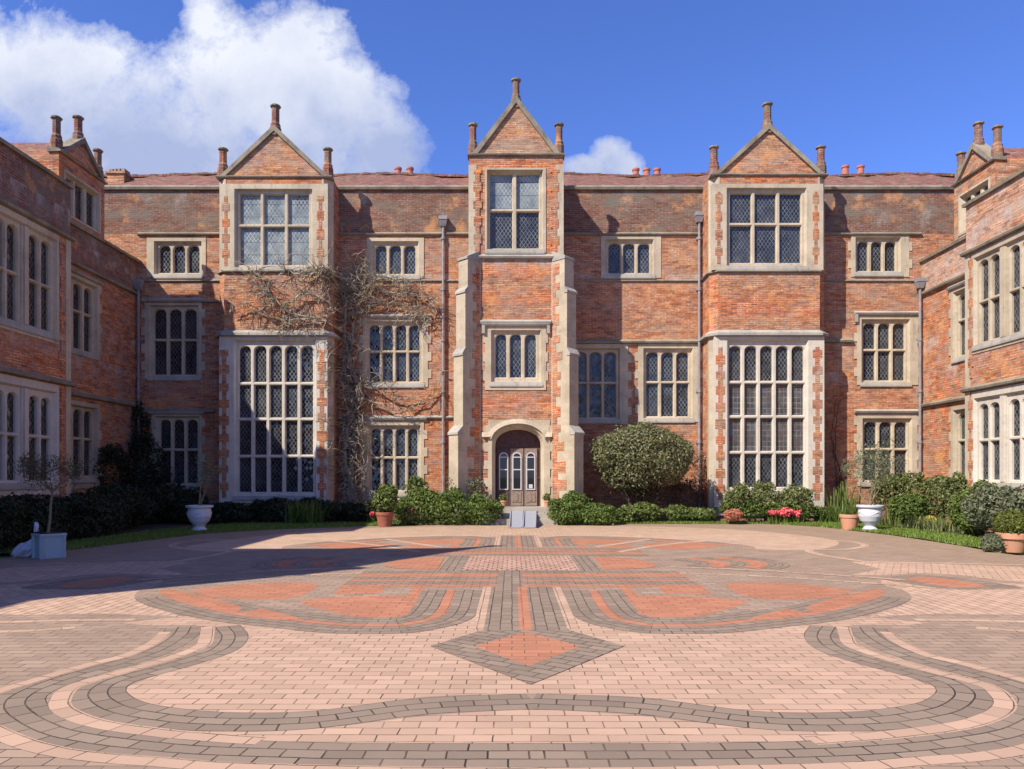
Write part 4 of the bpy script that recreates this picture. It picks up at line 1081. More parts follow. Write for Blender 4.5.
def leafcloud(blobs, n, size, seed=0, shell=.55, lump=.22, aspect=2.2, up=0., zmin=.02):
    rg = np.random.default_rng(seed); B = np.array(blobs, float)
    wgt = (B[:, 3]*B[:, 4]+B[:, 4]*B[:, 5]+B[:, 3]*B[:, 5]); wgt /= wgt.sum()
    idx = rg.choice(len(B), n, p=wgt)
    d = rg.normal(size=(n, 3)); d /= np.linalg.norm(d, axis=1)[:, None]
    # lumpy radius
    ph = rg.uniform(0, 6.28, (5, 3)); fr = rg.uniform(2.5, 7, (5, 3))
    lum = sum(np.sin(d@(fr[k]*np.array([1, 1, 1]))*1.0+ph[k, 0]+idx)*np.cos(d[:, (k) % 3]*fr[k, 1]+ph[k, 1]) for k in range(5))/3
    r = shell+(1-shell)*rg.random(n)**.5; r = r*(1+lump*lum)
    stray = rg.random(n) < .08; r[stray] *= rg.uniform(1.0, 1.25, stray.sum())
    p = B[idx, :3]+d*r[:, None]*B[idx, 3:6]
    keep = p[:, 2] > zmin; p = p[keep]; d = d[keep]; n = len(p)
    nm = d*.8+rg.normal(size=(n, 3))*.7+np.array([0, 0, .35]); nm /= np.linalg.norm(nm, axis=1)[:, None]
    t = np.cross(nm, rg.normal(size=(n, 3))+np.array([0, 0, up])); t /= np.linalg.norm(t, axis=1)[:, None]
    b = np.cross(nm, t); s = size*rg.uniform(.5, 1.6, n)[:, None]
    if up: t, b = b, t
    q = np.stack([p-t*s, p-b*s/aspect+nm*s*.12, p+t*s, p+b*s/aspect+nm*s*.12], 1)
    uv = np.stack([np.clip(rg.normal(.5, .26, n), 0, 1), rg.random(n)], 1)
    return q, uv
def blades(spots, n, h, w, seed=0, spread=.25, lean=.5):
    """upright strap leaves; spots (x,y,z)"""
    rg = np.random.default_rng(seed); S = np.array(spots, float); p = S[rg.integers(0, len(S), n)].copy()
    a = rg.uniform(0, 6.28, n); rr_ = spread*np.sqrt(rg.random(n)); p[:, 0] += np.cos(a)*rr_; p[:, 1] += np.sin(a)*rr_
    L = h*rg.uniform(.5, 1.1, n); a2 = rg.uniform(0, 6.28, n); le = lean*rg.random(n)*L
    tip = p+np.stack([np.cos(a2)*le, np.sin(a2)*le, L], 1)
    side = np.stack([-np.sin(a2), np.cos(a2), np.zeros(n)], 1)*w/2
    q = np.stack([p-side, p+side, tip+side*.25, tip-side*.25], 1)
    return q, np.stack([np.clip(rg.normal(.5, .3, n), 0, 1), rg.random(n)], 1)
def branches(mb, base, h, n, spread, seed=0, r0=.03, depth=2, m=0, gravity=0.):
    rr_ = random.Random(seed); tips = []
    def go(p, d, L, r, k):
        pts = [p]; rad = [r]; q = Vector(p); dd = Vector(d).normalized()
        for i in range(5):
            dd = (dd+Vector((rr_.uniform(-.25, .25), rr_.uniform(-.25, .25), rr_.uniform(-.12, .22)-gravity))).normalized(); q = q+dd*L/5; pts.append(tuple(q)); rad.append(r*(1-.15*(i+1)))
        mb.tube(pts, rad, 5, m); tips.append(tuple(q))
        if k < depth:
            for j in range(rr_.randint(2, 3)):
                i = rr_.randint(2, 5); a = rr_.uniform(0, 6.28)
                go(pts[i], (dd.x+spread*math.cos(a), dd.y+spread*math.sin(a), dd.z*.8+rr_.uniform(0, .4)), L*rr_.uniform(.5, .75), max(.004, rad[i]*.6), k+1)
    for j in range(n):
        a = 6.28*j/n+rr_.uniform(-.4, .4)
        go(base, (spread*math.cos(a), spread*math.sin(a), 1), h, r0, 0)
    return tips
def shrub(name, label, cat, blobs, n, size, mat, seed=0, stems=5, group=None, **k):
    rs = random.Random(seed*7+1); sub = []
    if stems:
        for b in blobs:
            for _ in range(7):
                a, e = rs.uniform(0, 6.28), rs.uniform(.1, 1.3); f = rs.uniform(.8, 1.02); q_ = rs.uniform(.2, .38)
                sub.append((b[0]+b[3]*f*math.cos(a)*math.cos(e), b[1]+b[4]*f*math.sin(a)*math.cos(e), b[2]+b[5]*f*math.sin(e), b[3]*q_, b[4]*q_, b[5]*q_*rs.uniform(.8, 1.3)))
    B = np.array(blobs, float); cx, cy = float(B[:, 0].mean()), float(B[:, 1].mean())
    t = thing(name, label, cat, (cx, cy, 0), group)
    q, uv = leafcloud(list(blobs)+sub, int(n*1.15), size, seed, **k); quads('foliage', q, uv, M[mat], t)
    if stems:
        for i in range(stems):
            b = blobs[i % len(blobs)]; x0, y0 = cx+(b[0]-cx)*.5, cy+(b[1]-cy)*.5
            mb = MB(); mb.tube([(x0, y0, -.04), ((x0+b[0])/2+.05, (y0+b[1])/2, b[2]*.5), (b[0], b[1], b[2]+b[5]*.3)], [.035, .025, .012], 5)
            mb.build('stem', M['bark'], t)
    return t
def blobpx(x0, x1, y0, y1, d, ry=.5):
    """ellipsoid that spans these picture coordinates at depth d"""
    X0, X1, Z0, Z1 = pX(x0, d), pX(x1, d), pZ(y1, d), pZ(y0, d)
    return ((X0+X1)/2, d, (Z0+Z1)/2, (X1-X0)/2, ry, (Z1-Z0)/2)

# clipped variegated tree right of the porch
t = thing('topiary_tree', 'dome clipped variegated evergreen tree against the wall right of the porch', 'tree', (4.4, 24.0, 0))
dt = 23.7
q, uv = leafcloud([blobpx(592, 692, 426, 484, dt, .95), blobpx(600, 660, 450, 492, dt, .7), blobpx(640, 690, 440, 484, dt-.1, .7), blobpx(605, 680, 424, 470, dt, .8), blobpx(590, 622, 436, 470, dt-.2, .5), blobpx(664, 694, 438, 468, dt-.2, .5), blobpx(622, 662, 422, 452, dt, .6)], 25000, .042, 7, shell=.72, lump=.11)
quads('crown', q, uv, M['leaf_olive'], t)
for a, b, r in ((636, 620, .05), (640, 650, .06), (644, 668, .05), (638, 635, .045), (642, 610, .035)):
    mb = MB(); X0, X1 = pX(a, dt), pX(b, dt); mb.tube([(X0, dt, -.04), (X0+(X1-X0)*.3, dt+.05, .5), (X0+(X1-X0)*.8, dt, 1.15), (X1, dt, 1.9)], [r*1.2, r, r*.8, r*.5], 7); mb.build('trunk', M['bark'], t)
q, uv = leafcloud([blobpx(625, 662, 475, 502, dt, .4)], 1300, .035, 9, shell=.2); quads('lower_foliage', q, uv, M['leaf_dark'], t)
shrub('climbing_shrub', 'thin reddish brown leafed shrub at the foot of the wall beneath the dome tree', 'shrub', [blobpx(648, 700, 473, 506, 25.1, .25), blobpx(688, 712, 455, 508, 25.0, .2)], 2300, .035, 'leaf_brown', 11, lump=.3, shell=.2)
# beside the door
shrub('evergreen_bush', 'low wide dark green bush left of the door steps', 'bush', [blobpx(392, 440, 497, 527, 22.7, .6), blobpx(426, 478, 493, 527, 22.6, .65), blobpx(464, 503, 497, 527, 22.5, .6), blobpx(408, 436, 488, 506, 22.9, .35)], 17000, .038, 'leaf_green', 21, lump=.16)
shrub('evergreen_bush', 'rounded dark green bush right of the door steps', 'bush', [blobpx(548, 586, 500, 527, 22.5, .6), blobpx(576, 618, 504, 527, 22.4, .55), blobpx(562, 590, 493, 512, 22.7, .4)], 12500, .038, 'leaf_green', 22, lump=.16)
shrub('wispy_shrub', 'pale wispy shrub rising against the left buttress of the porch', 'shrub', [blobpx(446, 472, 466, 496, 23.4, .4), blobpx(462, 486, 478, 500, 23.3, .3)], 1500, .035, 'leaf_grey', 23, lump=.3, shell=.1)
shrub('low_plant', 'bright green low plants between the round bush and the dome tree', 'plant', [blobpx(616, 642, 506, 523, 23.2, .4), blobpx(632, 662, 504, 522, 23.3, .4)], 3200, .05, 'leaf_fresh', 24)
shrub('low_plant', 'bright green low plants right of the dome tree trunk', 'plant', [blobpx(664, 690, 506, 521, 23.5, .35), blobpx(684, 716, 508, 521, 23.4, .35)], 2600, .05, 'leaf_fresh', 25)
shrub('rose_bush', 'open green shrub below the tall window of the right bay', 'shrub', [blobpx(722, 752, 486, 518, 23.3, .5), blobpx(745, 782, 484, 518, 23.4, .5), blobpx(776, 815, 486, 518, 23.3, .5)], 7500, .042, 'leaf_rose', 26, lump=.26, shell=.3)
shrub('rose_bush', 'darker undergrowth in front of the shrub below the right bay', 'shrub', [blobpx(722, 770, 500, 520, 23.1, .3), blobpx(765, 822, 503, 520, 23.1, .3)], 4200, .045, 'leaf_green', 27, lump=.26, shell=.3)
shrub('heather', 'rusty pink flowering heather at the foot of the right bay', 'flower', [blobpx(724, 742, 509, 520.5, 22.7, .3)], 1300, .03, 'petal_heather', 28, stems=0)
for (x0, x1, y0, y1, lb) in ((778, 793, 508, 517, 'large clump of coral pink flowers below the right bay'), (769, 777, 510, 515, 'small coral pink flower head left of the large pink clump'), (794, 801, 510, 517, 'small coral pink flower head right of the large pink clump'), (370, 374, 512, 516, 'tiny coral red flower in the shaded bed left of the potted plant')):
    dd = 22.75 if x0 > 500 else 23.2
    t = thing('pink_flower', lb, 'flower', (pX((x0+x1)/2, dd), dd, 0), 'coral pink flowers' if x0 > 500 else None)
    q, uv = leafcloud([blobpx(x0, x1, y0, y1, dd, .16)], 420 if x1-x0 > 10 else 140, .038, int(x0), shell=.3, aspect=1.4); quads('petals', q, uv, M['petal_pink'], t)
    q, uv = blades([(pX((x0+x1)/2, dd), dd, 0)], 40, .3, .03, int(x0), .15); quads('leaves', q, uv, M['leaf_green'], t)
# right corner bed
def strap(name, label, spots, n, h, w, mat, seed, **k):
    t = thing(name, label, 'plant', spots[0]); q, uv = blades(spots, n, h, w, seed, **k); quads('leaves', q, uv, M[mat], t); return t
strap('strap_plant', 'tall spiky strap leaved plant behind the terracotta pot', [(pX(838, 23.6), 23.6, 0), (pX(850, 23.6), 23.6, 0)], 120, 1.25, .06, 'leaf_fresh', 31, spread=.28, lean=.4)
strap('strap_plant', 'tuft of green strap leaves left of the terracotta pot', [(pX(828, 23.2), 23.2, 0), (pX(840, 23.0), 23.0, 0)], 420, .5, .05, 'leaf_green', 32, spread=.4, lean=.8)
strap('iris_clump', 'green iris leaves right of the white urn in the sun', [(pX(892, 22.5), 22.5, 0), (pX(905, 22.0), 22.0, 0), (pX(915, 22), 22.0, 0)], 420, .42, .04, 'leaf_fresh', 33, spread=.4, lean=.7)
strap('iris_clump', 'grey green clump of leaves in front of the right wing hedge', [(pX(925, 20.5), 20.5, 0), (pX(942, 20), 20, 0)], 300, .36, .04, 'leaf_rose', 34, spread=.4, lean=.7)
shrub('flowering_bush', 'leafy green bush with pale flowers behind the white urn at the right corner', 'bush', [blobpx(872, 905, 474, 510, 23.8, .6), blobpx(895, 928, 472, 512, 23.6, .6)], 5600, .045, 'leaf_rose', 35, lump=.22)
shrub('evergreen_bush', 'small round dark green bush right of the white urn', 'bush', [blobpx(890, 926, 496, 524, 22.0, .5)], 5000, .04, 'leaf_green', 36, lump=.14)
shrub('hedge_bush', 'leafy bush with brown and green leaves against the right wing wall', 'bush', [blobpx(926, 952, 479, 520, 22.0, .6), blobpx(944, 974, 478, 520, 21.0, .6)], 6500, .045, 'leaf_rose', 37, lump=.2)
shrub('hedge_bush', 'green bush on the right wing side, between brown bush and grey bush', 'bush', [blobpx(955, 990, 492, 534, 18.4, .6), blobpx(975, 996, 482, 520, 18.4, .5)], 7500, .042, 'leaf_green', 38, lump=.16)
shrub('grey_bush', 'dusty grey green bush behind the clipped box ball', 'bush', [blobpx(968, 1012, 488, 530, 17.0, .6), blobpx(1004, 1050, 492, 530, 16.0, .6)], 9000, .036, 'leaf_grey', 39, lump=.2)
shrub('hedge_bush', 'brown leafed bush at the right edge of the picture', 'bush', [blobpx(1008, 1060, 484, 525, 17.5, .5), blobpx(1050, 1130, 470, 530, 15.8, .8)], 6000, .045, 'leaf_dry', 40, lump=.2)
shrub('yellow_primula', 'small yellow flowers beside the green iris leaves', 'flower', [blobpx(926, 936, 516, 524, 20.8, .18)], 420, .03, 'petal_yellow', 41, stems=0)
shrub('santolina', 'silver grey cushion plant on the paving beside the box ball pot', 'plant', [blobpx(983, 1001, 534, 554, 14.3, .19)], 3200, .022, 'leaf_grey', 42, stems=0, shell=.5)

def pot(name, label, x, y, prof, mat, cat='pot', n=28, soil=None, group=None, loc=None):
    t = thing(name, label, cat, (x, y, 0), group)
    mb = MB(); mb.lathe((x, y, 0), prof, n); mb.build('vessel', M[mat], t)
    r, z = soil; mb = MB(); mb.lathe((x, y, 0), [(r, z-.03), (r*.99, z)], 16); mb.build('soil', M['soil'], t)
    return t
def pot_prof(r, h): return [(r*.68, 0), (r*.7, .01), (r*.92, h*.78), (r*.93, h*.8), (r*1.0, h*.8), (r*1.02, h*.98), (r*.99, h), (r*.88, h), (r*.86, h*.85)]
# box ball in terracotta
gy = 14.35; gx = pX(1012.5, gy)
pot('terracotta_pot', 'large terracotta pot holding the clipped box ball', gx, gy, [(.18, 0), (.185, .02), (.245, .25), (.25, .26), (.28, .26), (.285, .36), (.275, .37), (.24, .37), (.23, .3)], 'terracotta', soil=(.235, .33))
t = thing('box_ball', 'clipped yellow green box ball growing in the large terracotta pot', 'shrub', (gx, gy, .36))
q, uv = leafcloud([(gx-.0, gy, .54, .31, .31, .26)], 7500, .024, 51, shell=.82, lump=.04, zmin=.36); quads('foliage', q, uv, M['leaf_box'], t)
mb = MB(); mb.tube([(gx, gy, .34), (gx, gy, .5)], .03, 6); mb.build('stem', M['bark'], t)
# terracotta pot by urn
gx, gy = G(849.5, 529.0); gy = 20.4; gx = pX(849.5, gy)
pot('terracotta_pot', 'medium terracotta pot standing left of the white urn', gx, gy, pot_prof(.26, .42), 'terracotta', soil=(.22, .36))
strap('young_plant', 'spiky shoots growing in the medium terracotta pot', [(gx, gy, .36)], 45, .55, .03, 'leaf_green', 52, spread=.15, lean=.5)
# white urns
urn_prof = [(.20, 0), (.205, .04), (.17, .08), (.13, .13), (.15, .17), (.24, .27), (.295, .40), (.30, .52), (.285, .60), (.29, .63), (.345, .645), (.35, .69), (.33, .70), (.27, .70), (.26, .6)]
def urn(px_, d, label, prof_scale=1.0):
    x = pX(px_, d); t = pot('white_urn', label, x, d, [(r*prof_scale, z*prof_scale) for r, z in urn_prof], 'glaze', 'urn', 32, soil=(.26*prof_scale, .64*prof_scale), group=None)
    ring = MB()
    for k in range(4):       # swags
        a0 = k*PI/2+.2; pts = []
        for i in range(9):
            a = a0+(PI/2)*i/8; zz = (.52-.10*math.sin(PI*i/8))*prof_scale; rr_ = (.303-.012*math.sin(PI*i/8))*prof_scale
            pts.append((x+rr_*math.cos(a), d+rr_*math.sin(a), zz))
        ring.tube(pts, .014, 5)
    ring.build('swag', M['glaze'], t)
    return x
ux = urn(870, 19.9, 'white footed urn with swags holding the olive tree in the sun at right')
t = thing('olive_tree', 'slender grey olive tree growing in the sunlit white urn', 'tree', (ux, 19.9, .64))
mb = MB(); tips = branches(mb, (ux, 19.9, .6), .9, 4, .45, 61, .024, 2); mb.build('trunk', M['bark_pale'], t)
q, uv = leafcloud([(a, b, c, .22, .22, .22) for a, b, c in tips]+[(ux, 19.9, 1.8, .45, .45, .5)], 2600, .035, 62, shell=.1, aspect=4); quads('crown', q, uv, M['leaf_grey'], t)
ux = urn(199.5, 19.7, 'white footed urn with swags in the shade before the left bay')
t = thing('sapling', 'nearly bare sapling growing in the shaded white urn', 'tree', (ux, 19.7, .64))
mb = MB(); tips = branches(mb, (ux, 19.7, .6), .75, 3, .25, 63, .022, 2); mb.build('trunk', M['bark_pale'], t)
q, uv = leafcloud([(a, b, c, .16, .16, .16) for a, b, c in tips], 420, .034, 64, shell=.1, aspect=3); quads('crown', q, uv, M['leaf_grey'], t)
# potted green plant by the left window
d_ = 21.7; gx = pX(385, d_)
pot('terracotta_pot', 'dark red terracotta pot beside the left bush', gx, d_, pot_prof(.27, .42), 'terracotta_dark', soil=(.22, .36))
t = thing('potted_shrub', 'bright green leafy shrub in the dark red pot', 'plant', (gx, d_, .36))
q, uv = leafcloud([(gx, d_, .78, .36, .33, .40), (gx+.12, d_, .98, .26, .25, .26)], 3400, .045, 66, shell=.35, lump=.2); quads('foliage', q, uv, M['leaf_fresh'], t)
mb = MB(); branches(mb, (gx, d_, .34), .35, 1, .2, 67, .012, 1); mb.build('stem', M['bark'], t)
shrub('climbing_rose', 'green rose shoots against the left ground floor window', 'shrub', [blobpx(404, 428, 478, 500, 24.6, .25)], 1100, .045, 'leaf_fresh', 68, shell=.2, lump=.3)
# little pots beside the steps
for x_, lb in ((503.5, 'tiny terracotta pot left of the doorway on the step'), (547, 'tiny terracotta pot right of the doorway on the step')):
    dd = dT-.35; gx = pX(x_, dd)
    t = thing('flower_pot', lb, 'pot', (gx, dd, .5)); mb = MB(); mb.lathe((gx, dd, .5), [(.06, 0), (.085, .16), (.1, .16), (.1, .22), (.085, .22)], 14); mb.build('vessel', M['terracotta'], t)
    q, uv = leafcloud([(gx, dd, .8, .13, .12, .14)], 260, .035, 70, shell=.3); quads('foliage', q, uv, M['leaf_fresh'], t)
# ramp
t = thing('wheelchair_ramp', 'pale metal two track ramp leaning on the door steps', 'ramp', (cxd, 21.5, 0))
for k, (a, b) in enumerate(((509.5, 522), (523, 535.5))):
    q = MB(); y0, y1 = 20.9, dT-.56
    X0a, X1a, X0b, X1b = pX(a, y0), pX(b, y0), pX(a+1.2, y1)*1.0, pX(b+.6, y1)
    sh_ = .0
    q.hexa([(X0a, y0, .012), (X1a, y0, .012), (X1b, y1, .35), (X0b, y1, .35), (X0a, y0, .04), (X1a, y0, .04), (X1b, y1, .39), (X0b, y1, .39)])
    for e0, e1 in ((X0a, X0b), (X1a, X1b)): q.hexa([(e0-.015, y0, .0), (e0+.015, y0, .0), (e1+.015, y1, .34), (e1-.015, y1, .34), (e0-.015, y0, .1), (e0+.015, y0, .1), (e1+.015, y1, .42), (e1-.015, y1, .42)])
    q.build('ramp_track', M['metal'], t)
# planter with olive and cat on the left
gx, gy = pX(49, 13.3), 13.3
t = thing('planter_box', 'faded blue square planter box in the shade at far left', 'planter', (gx, gy, 0))
cr, sr = math.cos(R(-38)), math.sin(R(-38))
def rot(a, b): return (gx+a*cr-b*sr, gy+a*sr+b*cr)
def sq(r): return [rot(-r, -r), rot(r, -r), rot(r, r), rot(-r, r)]
mb = MB(); mb.prism_z(sq(.165), .0, .40, 0, sq(.185)); mb.prism_z(sq(.215), .40, .44)
for a in (-1, 1):
    for b in (-1, 1):
        c0 = rot(a*.175, b*.175); mb.prism_z([(c0[0]-.028, c0[1]-.028), (c0[0]+.028, c0[1]-.028), (c0[0]+.028, c0[1]+.028), (c0[0]-.028, c0[1]+.028)], 0, .40)
mb.build('box', M['blue_paint'], t)
mb = MB(); mb.prism_z(sq(.17), .43, .455); mb.build('soil', M['soil'], t)
t = thing('olive_tree', 'small standard olive tree with sparse leaves in the blue planter', 'tree', (gx, gy, .455))
mb = MB(); mb.tube([(gx-.02, gy, .44), (gx+.02, gy, .7), (gx+.03, gy, .95), (gx+.06, gy, 1.2)], [.026, .022, .02, .018], 7)
tips = branches(mb, (gx+.06, gy, 1.18), .42, 6, .9, 72, .013, 2); mb.build('trunk', M['bark_pale'], t)
q, uv = leafcloud([(a, b, c, .13, .13, .12) for a, b, c in tips]+[(gx, gy, 1.35, .55, .45, .26)], 2600, .024, 73, shell=.1, aspect=3.5); quads('crown', q, uv, M['leaf_dry'], t)
# cat sitting on the planter rim
def cat_mesh():
    x, y, z = gx-.155, gy-.05, .455
    me = bpy.data.meshes.new('cat'); 
    V_ = [(x, y, z+.06), (x-.012, y-.01, z+.12), (x-.025, y-.02, z+.175), (x-.035, y-.035, z+.215), (x-.045, y-.075, z+.21), (x-.035, y-.05, z+.10), (x-.038, y-.055, z+.01), (x+.0, y-.055, z+.10), (x+.0, y-.06, z+.01), (x+.05, y+.02, z+.02), (x+.10, y+.0, z+.012), (x-.055, y-.03, z+.245), (x-.015, y-.03, z+.245)]
    E = [(0, 1), (1, 2), (2, 3), (3, 4), (1, 5), (5, 6), (1, 7), (7, 8), (0, 9), (9, 10), (3, 11), (3, 12)]
    rad = [.058, .05, .034, .036, .016, .017, .014, .017, .014, .018, .01, .007, .007]
    me.from_pydata(V_, E, []); o = bpy.data.objects.new('cat', me); COL.objects.link(o)
    sk = o.modifiers.new('skin', 'SKIN')
    for i, r_ in enumerate(rad): me.skin_vertices[0].data[i].radius = (r_, r_)
    me.skin_vertices[0].data[0].use_root = True
    o.modifiers.new('sub', 'SUBSURF').levels = 2
    dg = bpy.context.evaluated_depsgraph_get(); dg.update(); m2 = bpy.data.meshes.new_from_object(o.evaluated_get(dg)); m2.name = 'cat'
    o.modifiers.clear(); o.data = m2
    m2.materials.clear(); m2.materials.append(M['cat_white']); m2.materials.append(M['cat_black'])
    for p in m2.polygons:
        p.use_smooth = True; c = p.center
        if (c.y > y-.035 and c.z > z+.04 and c.x > x-.03) or c.z > z+.19 or c.x > x+.03: p.material_index = 1
    return o
try: tag(cat_mesh(), 'black and white cat sitting on the rim of the blue planter', 'cat')
except Exception as e: print('cat', e)
# crumpled sack
bm = bmesh.new(); bmesh.ops.create_icosphere(bm, subdivisions=4, radius=1)
rr = random.Random(2); ks = [(Vector((rr.uniform(-1, 1), rr.uniform(-1, 1), rr.uniform(-1, 1))).normalized(), rr.uniform(3, 9), rr.uniform(0, 6)) for _ in range(9)]
for v in bm.verts:
    f = 1+sum(.05*math.sin(k[1]*v.co.dot(k[0])*2+k[2]) for k in ks); v.co = Vector((v.co.x*.24*f+.02*v.co.z, v.co.y*.2*f, max(-.55, v.co.z*f)*.19+.105)); v.co.x += (v.co.z-.1)*.5
me = bpy.data.meshes.new('crumpled_sack'); bm.to_mesh(me); bm.free(); me.materials.append(M['cloth'])
for p in me.polygons: p.use_smooth = True
o = bpy.data.objects.new('crumpled_sack', me); COL.objects.link(o); o.location = (pX(23, 13.4), 13.5, .0); tag(o, 'crumpled whitish sack lying left of the blue planter', 'sack')

# dark planting in the left corner
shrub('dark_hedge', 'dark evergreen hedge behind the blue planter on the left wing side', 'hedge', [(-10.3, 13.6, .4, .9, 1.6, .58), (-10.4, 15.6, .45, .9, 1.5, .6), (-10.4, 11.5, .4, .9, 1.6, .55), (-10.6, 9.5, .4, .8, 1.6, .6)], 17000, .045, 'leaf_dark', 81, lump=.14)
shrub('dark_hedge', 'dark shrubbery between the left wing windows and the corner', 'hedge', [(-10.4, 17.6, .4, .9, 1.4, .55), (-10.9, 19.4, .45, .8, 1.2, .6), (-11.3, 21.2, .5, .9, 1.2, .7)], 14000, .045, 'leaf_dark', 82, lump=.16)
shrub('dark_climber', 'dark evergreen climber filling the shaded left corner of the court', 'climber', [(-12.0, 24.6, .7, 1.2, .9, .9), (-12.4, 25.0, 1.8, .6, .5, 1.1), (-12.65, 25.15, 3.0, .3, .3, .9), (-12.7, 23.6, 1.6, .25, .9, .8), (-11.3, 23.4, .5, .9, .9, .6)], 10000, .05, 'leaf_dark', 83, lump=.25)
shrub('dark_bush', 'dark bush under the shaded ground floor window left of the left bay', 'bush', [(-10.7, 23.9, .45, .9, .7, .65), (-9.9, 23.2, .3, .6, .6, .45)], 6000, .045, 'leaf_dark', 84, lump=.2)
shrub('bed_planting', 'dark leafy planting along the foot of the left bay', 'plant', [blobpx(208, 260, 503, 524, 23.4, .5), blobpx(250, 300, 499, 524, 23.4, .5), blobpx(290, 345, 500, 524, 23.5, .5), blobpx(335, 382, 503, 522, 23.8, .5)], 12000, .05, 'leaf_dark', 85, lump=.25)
strap('strap_plant', 'spiky green clump in the middle of the left bay planting', [(pX(296, 22.8), 22.8, 0), (pX(312, 22.8), 22.8, 0)], 300, .7, .045, 'leaf_green', 86, spread=.35, lean=.9)
# soil beds
mb = MB()
for P_ in ([(-12.9, 25.6), (-12.9, 19.4), (-11.7, 19.4), (-11.7, 4), (-9.7, 4), (-9.9, 14), (-9.5, 19.5), (-8.5, 22.6), (-3.0, 23.2), (-3.0, 25.6)], [(2.6, 25.6), (2.6, 23.5), (9.8, 23.5), (10.7, 21.8), (10.9, 18), (10.9, 4), (12.9, 4), (12.9, 20.9), (14.2, 20.9), (14.2, 25.6)]):
    vs_, _, fs_, *_q = delaunay_2d_cdt([Vector(p) for p in P_], [], [list(range(len(P_)))], 1, 1e-5)
    for f in fs_: mb.face([(vs_[k].x, vs_[k].y, -.012) for k in f])
tag(mb.build('garden_soil', M['soil']), kind='structure')
# grass: lawn strips, blades scattered inside polygons
def inpoly(P_, x, y):
    P_ = np.array(P_); c = np.zeros(len(x), bool); j = len(P_)-1
    for i in range(len(P_)):
        a, b = P_[i], P_[j]; m_ = ((a[1] > y) != (b[1] > y)) & (x < (b[0]-a[0])*(y-a[1])/(b[1]-a[1]+1e-12)+a[0]); c ^= m_; j = i
    return c
lawnR = [(2.75, 22.85), (8.0, 22.85), (9.0, 21.5), (9.25, 20.2), G(890, 534.5), G(930, 540), G(962, 545.5), G(985, 548.5), (10.95, 15.2), (10.95, 18), (10.75, 21.8), (9.9, 23.6), (2.75, 23.6)]
lawnL = [(-3.2, 22.1), (-4.3, 21.8), (-6.5, 20.5), (-7.9, 18.9), (-8.4, 16.5), (-8.9, 14.0), (-9.9, 14), (-9.5, 19.5), (-8.5, 22.6), (-3.2, 23.2)]
mb = MB()
for P_ in (lawnR, lawnL):
    vs_, _, fs_, *_q = delaunay_2d_cdt([Vector(p) for p in P_], [], [list(range(len(P_)))], 1, 1e-5)
    for f in fs_: mb.face([(vs_[k].x, vs_[k].y, .008) for k in f])
tag(mb.build('lawn', M['ground']), kind='structure')
rg = np.random.default_rng(9); Q = []; UVs = []
for P_, n in ((lawnR, 60000), (lawnL, 34000)):
    A = np.array(P_); x = rg.uniform(A[:, 0].min()-.15, A[:, 0].max(), n*2); y = rg.uniform(A[:, 1].min()-.15, A[:, 1].max(), n*2)
    k = inpoly(P_, x+rg.normal(0, .05, n*2), y+rg.normal(0, .07, n*2)); S = np.stack([x[k], y[k], np.zeros(k.sum())], 1)
    n2 = len(S); a = rg.uniform(0, 6.28, n2); L = rg.uniform(.03, .085, n2); le = rg.uniform(.2, .9, n2)*L
    tip = S+np.stack([np.cos(a)*le, np.sin(a)*le, L], 1); sd = np.stack([-np.sin(a), np.cos(a), 0*a], 1)*.009
    Q.append(np.stack([S-sd, S+sd, tip+sd*.3, tip-sd*.3], 1)); UVs.append(np.stack([np.clip(rg.normal(.5, .25, n2), 0, 1), rg.random(n2)], 1))
g_ = quads('grass', np.concatenate(Q), np.concatenate(UVs), M['grass']); tag(g_, 'short green grass strips along the flower beds', 'grass', kind='stuff')

# ------------------------------------------------------------------ wisteria
def creeper(mb, roots, n_steps, seed, face_y, attract, r0=.03, twigs=None, m=0):
    pass
wis = thing('wisteria', 'leafless tangled wisteria climbing the wall beside the left bay', 'climber', (pX(340, 25.2), 25.2, 0))
rr = random.Random(12)
def on_wall(x, z, o_=.12):
    """keep the stem in front of whatever surface is there"""
    return (dB-o_) if bx[0][0]-.1 < x < bx[0][1]+.02 else (D-o_)
def wpath(P_, r0, r1, wob=.06, out=.12, n=7):
    S = spline([(a, b) for a, b in P_], n); pts = []; rad = []; L = len(S)
    y_prev = None
    for i, (x, z) in enumerate(S):
        y = on_wall(x, z, out+rr.uniform(0, .08)); y = y if y_prev is None else y_prev*.55+y*.45; y_prev = min(y, on_wall(x, z, .04))
        pts.append((x+rr.uniform(-wob, wob), y_prev, z+rr.uniform(-wob, wob))); rad.append(r0+(r1-r0)*i/(L-1))
    return pts, rad
mb = MB(); mains = []
wp = lambda L_: [(pX(x, 25.2), pZ(y, 25.2)) for x, y in L_]
trunkline = [(354, 519), (351, 490), (347, 455), (350, 425), (353, 395), (348, 365), (350, 335), (347, 305), (342, 285)]
for k in range(9):
    pts, rad = wpath(wp([(x+rr.uniform(-8, 9), y) for x, y in trunkline[:rr.randint(5, 9)]]), .065 if k < 3 else .03, .02, .04, .15+.05*rr.random()); mb.tube(pts, [q_*1.3 for q_ in rad], 6); mains.append(pts)
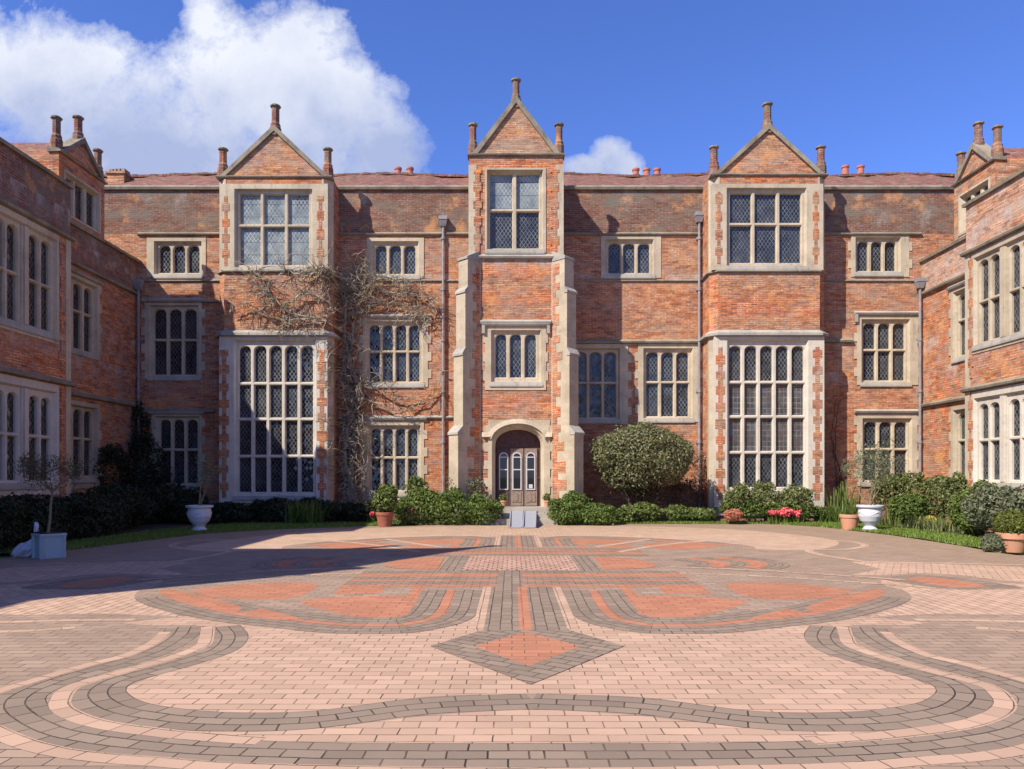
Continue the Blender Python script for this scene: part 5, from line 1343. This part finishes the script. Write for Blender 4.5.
arms = [[(343, 312), (315, 300), (290, 312), (270, 285), (255, 272)], [(343, 320), (310, 325), (285, 325), (262, 312), (240, 318)], [(343, 300), (365, 285), (395, 292), (425, 297), (438, 310)],
        [(343, 318), (370, 305), (400, 303), (430, 318)], [(343, 292), (330, 275), (312, 283), (290, 275)], [(345, 395), (370, 400), (395, 412), (415, 405), (433, 392), (442, 372)],
        [(345, 380), (372, 388), (400, 398), (420, 395)], [(340, 440), (355, 455), (360, 480), (376, 495)], [(342, 300), (352, 275), (362, 268)],
        [(346, 400), (360, 430), (358, 460), (348, 480)], [(341, 425), (352, 400), (352, 370), (358, 340), (350, 320)], [(343, 330), (300, 318), (275, 300), (262, 290)], [(345, 300), (380, 278), (410, 285)]]
for a in arms:
    pts, rad = wpath(wp(a), .042, .014, .04, .12); mb.tube(pts, rad, 5); mains.append(pts)
mb.build('trunk', M['twig'], wis)
def twigs(mb, src, n, L0, r, seed, vert=.25, wt=None):
    q = random.Random(seed); new = []
    for i in range(n):
        P_ = q.choice(src); k = q.randint(1, len(P_)-1); p = Vector(P_[k])
        if p.z < 6.1 and p.x < bx[0][1]-.1: continue
        a = q.uniform(0, 6.28); d = Vector((math.cos(a), -q.uniform(0, .7), math.sin(a)*.8+.1))
        L = L0*q.uniform(.4, 1.3); pts = [tuple(p)]; s_ = 5
        for j in range(s_):
            d = (d+Vector((q.uniform(-.5, .5), q.uniform(-.3, .3), q.uniform(-.45, .35)))).normalized(); p = p+d*L/s_
            lim = on_wall(p.x, p.z, .03)
            if p.y > lim: p.y = lim
            if p.y < lim-.6: d.y = abs(d.y)
            pts.append(tuple(p))
        mb.tube(pts, [r*(1-.13*j) for j in range(s_+1)], 3); new.append(pts)
    return new
mb = MB(); t1 = twigs(mb, mains, 380, .7, .015, 1); t0 = twigs(mb, [m_ for k_, m_ in enumerate(mains[9:]) if k_ in (0, 1, 2, 3, 4, 8, 11, 12)], 260, .7, .013, 11); t2 = twigs(mb, t1+t0, 1000, .5, .0115, 2); t3 = twigs(mb, t0+t2, 500, .3, .009, 3); mb.build('twig', M['twig'], wis)['kind'] = 'stuff'
mb = MB(); twigs(mb, mains[:9], 500, .5, .011, 5); mb.build('shaded_twig', M['twig_dark'], wis)['kind'] = 'stuff'  # twigs along the trunk, their shade put into a darker colour
# bare climber in the shade right of the right bay
cl = thing('bare_climber', 'bare dark stemmed climber on the wall right of the right bay', 'climber', (pX(838, 25.3), 25.3, 0))
S_ = []
for k in range(4):
    mb = MB()
    pts, rad = wpath([(pX(x+rr.uniform(-3, 3), 25.3), pZ(y, 25.3)) for x, y in ((838, 520), (840, 480), (834, 440), (838, 400))][:rr.randint(2, 4)], .02, .01, .03, .08); mb.tube(pts, rad, 5); S_.append(pts); mb.build('stem', M['twig_dark'], cl)
mb = MB(); twigs(mb, S_, 60, .5, .008, 8); mb.build('twig', M['twig_dark'], cl)['kind'] = 'stuff'

# repeats of one kind share a group
_g = {'topiary_tree': None, 'terracotta_pot': 'terracotta pots standing on the paving', 'white_urn': 'white footed urns', 'evergreen_bush': 'evergreen bushes along the main front', 'low_plant': 'low green plants beneath the dome tree', 'hedge_bush': 'bushes along the right wing', 'dark_hedge': 'dark hedges along the left wing', 'strap_plant': 'strap leaved plants in the beds', 'iris_clump': 'iris clumps in the right bed', 'flower_pot': 'tiny pots on the door step', 'olive_tree': 'olive trees in containers', 'house_wing': 'wings of the house', 'rose_bush': 'shrubs below the right bay'}
for o in bpy.data.objects:
    k = o.name.split('.')[0]
    if o.parent is None and _g.get(k) and 'group' not in o: o['group'] = _g[k]
